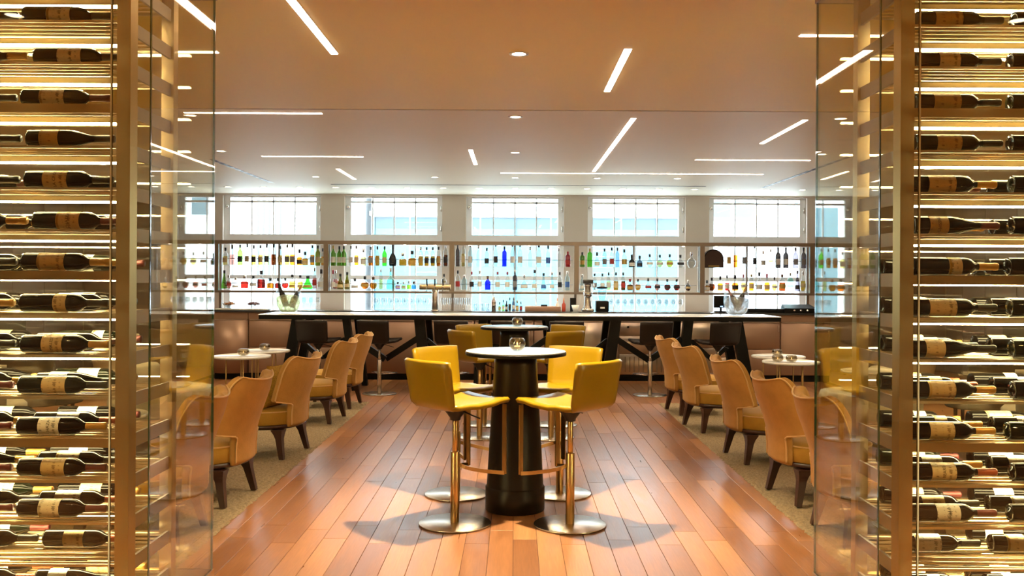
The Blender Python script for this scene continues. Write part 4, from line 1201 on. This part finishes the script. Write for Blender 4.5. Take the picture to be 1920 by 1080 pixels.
# beer tap
tp = tag(empty('beer_tap', (at(816, 14.6), 14.6, WZ)), 'brushed steel T-shaped beer tap with three handles', 'beer tap')
MB().cyl(.052, 0, .33, 24).build('column', M_steel, tp)
MB().cyl(.075, 0, .012, 24).build('base_flange', M_steel, tp)
MB().cyl(.042, -.245, .245, 24, (0, 0, .37), axis='x').build('crossbar', M_bronze, tp)
for x in (-.125, .0, .125):
    t = MB().tube([(x, -.03, .37), (x, -.10, .365), (x, -.115, .30)], .010, 10).build('spout', M_chrome, tp)
    MB().tube([(x, -.045, .395), (x, -.06, .50)], .011, 10).build('tap_handle', M_black, tp)

# stemware on the back counter
def stem_glass(name, kind):
    if kind == 'flute': pf = [(0, 0), (.030, 0), (.030, .004), (.005, .012), (.004, .09), (.010, .10), (.024, .16), (.024, .22)]
    elif kind == 'tumbler': pf = [(0, .008), (.032, .006), (.034, 0), (.036, .01), (.040, .13)]
    else: pf = [(0, 0), (.034, 0), (.034, .004), (.005, .012), (.004, .085), (.015, .095), (.042, .135), (.044, .165), (.036, .215)]
    return MB().lathe(pf + [(r - .0015, z + .0005) for r, z in reversed(pf[-3:])], 14).mesh(name, M_crystal)
GME = {'wine': stem_glass('wine_glass', 'wine'), 'flute': stem_glass('champagne_flute', 'flute'), 'tumbler': stem_glass('tumbler', 'tumbler')}
GY = 15.62
def glasses(kind, pxs, rows, label, group, z=1.0305, y=GY):
    name = {'wine': 'wine_glass', 'flute': 'champagne_flute', 'tumbler': 'tumbler'}[kind]
    for j in range(rows):
        for i, px in enumerate(pxs):
            o = put(name, GME[kind], None, (at(px, y) + .03 * j, y + .1 * j, z))
            rn = ', %s row' % ('front', 'back')[j] if rows > 1 else ''
            tag(o, label % (ORD[i], rn), 'glass', group)
glasses('wine', [705 + 13 * i for i in range(8)], 2, 'empty wine glass left of the beer tap, %s from left%s', 'wine glasses left of the tap')
glasses('flute', [829 + 8 * i for i in range(7)], 2, 'empty champagne flute right of the beer tap, %s from left%s', 'flutes right of the tap')
glasses('tumbler', [892 + 11 * i for i in range(3)], 2, 'empty tumbler left of the cocktail shaker, %s from left%s', 'tumblers by the shaker')
glasses('wine', [1145 + 13 * i for i in range(11)], 2, 'empty wine glass right of the black grinder, %s from left%s', 'wine glasses right of the grinder')
glasses('tumbler', [430 + 12 * i for i in range(1)] , 1, 'empty tumbler behind the snack bowls, %s%s', 'tumblers at the left')
glasses('wine', [570 + 13 * i for i in range(3)], 1, 'empty wine glass beside the left ice bucket, %s from left%s', 'wine glasses by the left bucket')

# small bar tools on the worktop
IY = 14.62
sk = MB().lathe([(0, 0), (.032, 0), (.035, .006), (.042, .13), (.036, .16), (.022, .19), (.020, .22), (0, .225)], 20).build('cocktail_shaker', M_chrome, None, (at(926, IY), IY, WZ))
tag(sk, 'steel cocktail shaker on the worktop left of the small bottles', 'shaker')
bits = [(937, 'std', 16, 5, 'clear', 'yellow', 'y', 'k'), (944, 'std', 20, 5, 'clear', 'lime', 'w', 'k'), (950, 'std', 18, 5, 'black', None, 'w', 'k'), (956, 'wine', 24, 5, 'clear', 'dark', 'k', 'k'), (963, 'wine', 24, 5, 'smoke', None, 'w', 'k'), (970, 'std', 19, 6, 'clear', 'amber', 'y', 'g'), (977, 'std', 17, 5, 'clear', 'red', 'r', 'k')]
for n, it in enumerate(bits):
    bar_bottle(at(it[0], IY), IY - .02 * (n % 2), WZ, tuple(it[1:]), 'small bitters bottle on the worktop, %s right of the shaker' % ORD[n], 'bitters bottles', 'bitters_bottle')
gb = tag(empty('garnish_box', (at(1018, IY), IY, WZ)), 'long steel garnish box with open lid on the worktop', 'box')
MB().rbox(-.28, .28, -.09, .09, 0, .075, .006).build('body', M_cab, gb)
MB().box(-.27, .27, .0, .085, .0755, .085).build('lid', M_ceramic, gb)
MB().box(-.03, .07, -.02, .0, .0755, .105).build('lid_handle', M_black, gb)
for n, (px, m, what) in enumerate(((1045, M_ceramic, 'white'), (1057, M_redlbl, 'red'))):
    o = MB().lathe([(0, 0), (.028, 0), (.03, .006), (.03, .11), (.012, .14), (.01, .17), (0, .172)], 14).build('syrup_bottle', m, None, (at(px, IY), IY - .05, WZ))
    MB().lathe([(.0105, .168), (.004, .215), (0, .215)], 10).build('nozzle', M_orglbl, o)
    tag(o, '%s syrup bottle beside the garnish box' % what, 'bottle')
cup = MB().lathe([(0, 0), (.03, 0), (.035, .006), (.062, .10), (.058, .10), (.03, .012), (0, .01)], 20).build('mixing_bowl', M_ceramic, None, (at(1079, IY), IY, WZ + .0))
tag(cup, 'white mixing bowl left of the chrome citrus press', 'bowl')
jp = tag(empty('citrus_press', (at(1102, IY), IY, WZ)), 'tall chrome citrus press standing on the worktop', 'juicer')
MB().rbox(-.095, .095, -.10, .10, 0, .05, .02).build('base', M_chrome, jp)
MB().lathe([(.07, .05), (.055, .09), (.05, .38), (.066, .40), (.066, .43), (0, .435)], 20).build('column', M_steel, jp)
MB().rbox(-.082, .082, -.09, .07, .436, .50, .015).build('head', M_blackm, jp)
MB().tube([(.07, -.04, .46), (.095, -.09, .40), (.10, -.10, .34)], .012, 8).build('lever', M_chrome, jp)
MB().lathe([(0, .20), (.06, .24), (.075, .30), (.07, .305), (.055, .25), (0, .215)], 18, 'z', (0, -.06, 0)).build('cone_cup', M_chrome, jp)
gr = tag(empty('blender', (at(1129, IY), IY, WZ)), 'black bar blender with clear jug beside the citrus press', 'blender')
MB().rbox(-.10, .10, -.09, .09, .0, .17, .018).build('motor_base', M_black, gr)
MB().box(-.035, .035, -.094, -.0905, .05, .075).build('control_panel', M_ceramic, gr)
MB().lathe([(.055, .171), (.06, .20), (.082, .36), (.08, .36), (.055, .19)], 18).build('jug', M_clear, gr)
MB().lathe([(0, .361), (.083, .361), (.083, .385), (.03, .395), (0, .395)], 18).build('lid', M_black, gr)
ps = tag(empty('card_terminal', (at(1352, 14.62), 14.62, WZ)), 'black till screen on a stand behind the right ice bucket', 'till')
MB().rbox(-.10, .10, -.06, .06, 0, .02, .006).build('base', M_black, ps)
MB().box(-.015, .015, 0, .03, .02, .10).build('stand', M_black, ps)
MB().rbox(-.12, .12, -.045, -.015, .07, .26, .006).build('screen_housing', M_black, ps)
MB().box(-.02, .02, -.047, -.0455, .085, .10).build('indicator', emis('blue_indicator', (.1, .25, 1), 3), ps)
mt = MB().rbox(at(1400, IY), at(1472, IY), 14.5, 14.75, WZ, WZ + .06, .006).build('drip_tray', M_black)
tag(mt, 'low black raised tray right of the frosted ice bucket', 'tray')
sc = tag(empty('induction_plate', (at(1497, 14.6), 14.6, WZ)), 'black countertop appliance with sloped top at the right worktop end', 'appliance')
MB().hexa([(-.25, -.13, .0), (.25, -.13, .0), (.25, .14, .0), (-.25, .14, .0)], [(-.25, -.13, .07), (.25, -.13, .07), (.22, .14, .125), (-.22, .14, .125)]).build('body', M_black, sc)
for x in (-.1, 0, .1): MB().lathe([(0, -.02), (.016, -.018), (.018, 0), (0, 0)], 12, 'y', (x, -.13, .035)).build('knob', M_chrome, sc)
nh = MB().box(at(1075, IY) - .04, at(1075, IY) + .05, 14.75, 14.80, WZ, WZ + .21).build('menu_stand', M_black)
tag(nh, 'black upright menu block behind the mixing bowl', 'menu stand')

# ------------------------------------------------------------------ lounge beyond the glass cases
def lounge_chair(x, y, rz, mat, label):
    c = tag(empty('lounge_chair', (x, y, 0), R(rz)), label, 'chair', 'lounge chairs by the side walls')
    MB().lathe([(0, .18), (.36, .18), (.37, .20), (.37, .40), (.34, .43), (0, .44)], 28).build('seat', mat, c)
    grid = []
    for i in range(10):
        z = .20 + .58 * i / 9; rr = .36 + .10 * i / 9
        grid.append([(rr * math.sin(R(u)), -rr * math.cos(R(u)) - .05 * i / 9, z) for u in range(-100, 101, 12)])
    MB().shell(grid, .07).build('backrest', mat, c)
    for sx in (-1, 1):
        for sy in (-1, 1): MB().cyl(.018, 0.001, .179, 8, (sx * .22, sy * .22), .022).build('leg', M_wenge, c)
def pouf(x, y, r, h, label):
    p = tag(empty('pouf', (x, y, 0)), label, 'pouf', 'round upholstered poufs')
    MB().lathe([(0, .16), (r * .90, .16), (r, .22), (r * 1.01, h - .08), (r * .96, h - .01), (r * .85, h), (0, h)], 36).build('cushion', M_cream, p)
    for k in range(4):
        a = R(45 + 90 * k); MB().cyl(.018, .001, .165, 8, (r * .75 * math.cos(a), r * .75 * math.sin(a)), .028).build('leg', M_wenge, p)
    t = MB().lathe([(0, 0), (r * .5, 0), (r * .56, .02), (r * .54, .022), (r * .49, .008), (0, .008)], 30).build('serving_tray', M_shelfsteel, None, (x, y, h + .0005))
    tag(t, 'round metal tray lying on the ' + label.split(' seen')[0].split(', ')[0], 'tray')
pouf(-3.62, 9.6, .52, .46, 'low cream round pouf left of the chairs, seen through the glass case')
pouf(3.62, 9.5, .50, .46, 'low cream round pouf right of the chairs, seen through the glass case')
side_table(3.4, 7.7, .42, .36, 'low round side table behind the right glass case, nearer', 25)
side_table(4.1, 10.7, .55, .34, 'low round side table behind the right glass case, farther', 5)
side_table(-3.4, 7.7, .45, .36, 'low round side table behind the left glass case', 35)
k = 0
for sgn, side in ((-1, 'left'), (1, 'right')):
    for n, (x, y, rz, m, nm) in enumerate(((5.2, 10.4, 55, M_taupe, 'taupe'), (5.1, 12.4, 75, M_cream, 'cream'), (4.1, 6.6, 20, M_olive, 'olive'), (4.9, 8.6, 35, M_cream, 'cream'))):
        lounge_chair(sgn * x, y, rz * sgn, m, '%s tub chair behind the %s wine rack, %s nearest' % (nm, side, ['third', 'fourth', 'first', 'second'][n]))
    bq = tag(empty('banquette', (sgn * 7.2, 10.5, 0)), 'long padded wall bench behind the %s wine rack' % side, 'bench', 'wall banquettes')
    MB().rbox(-.33, .33, -3.5, 3.5, .001, .44, .03).build('seat', M_taupe, bq)
    for q in range(8):
        y0 = -3.5 + q * .875
        MB().rbox(*mir(sgn, .10, .36), y0 + .01, y0 + .865, .441, 1.02, .05, 3).build('back_cushion', (M_olive, M_taupe)[q % 2], bq)
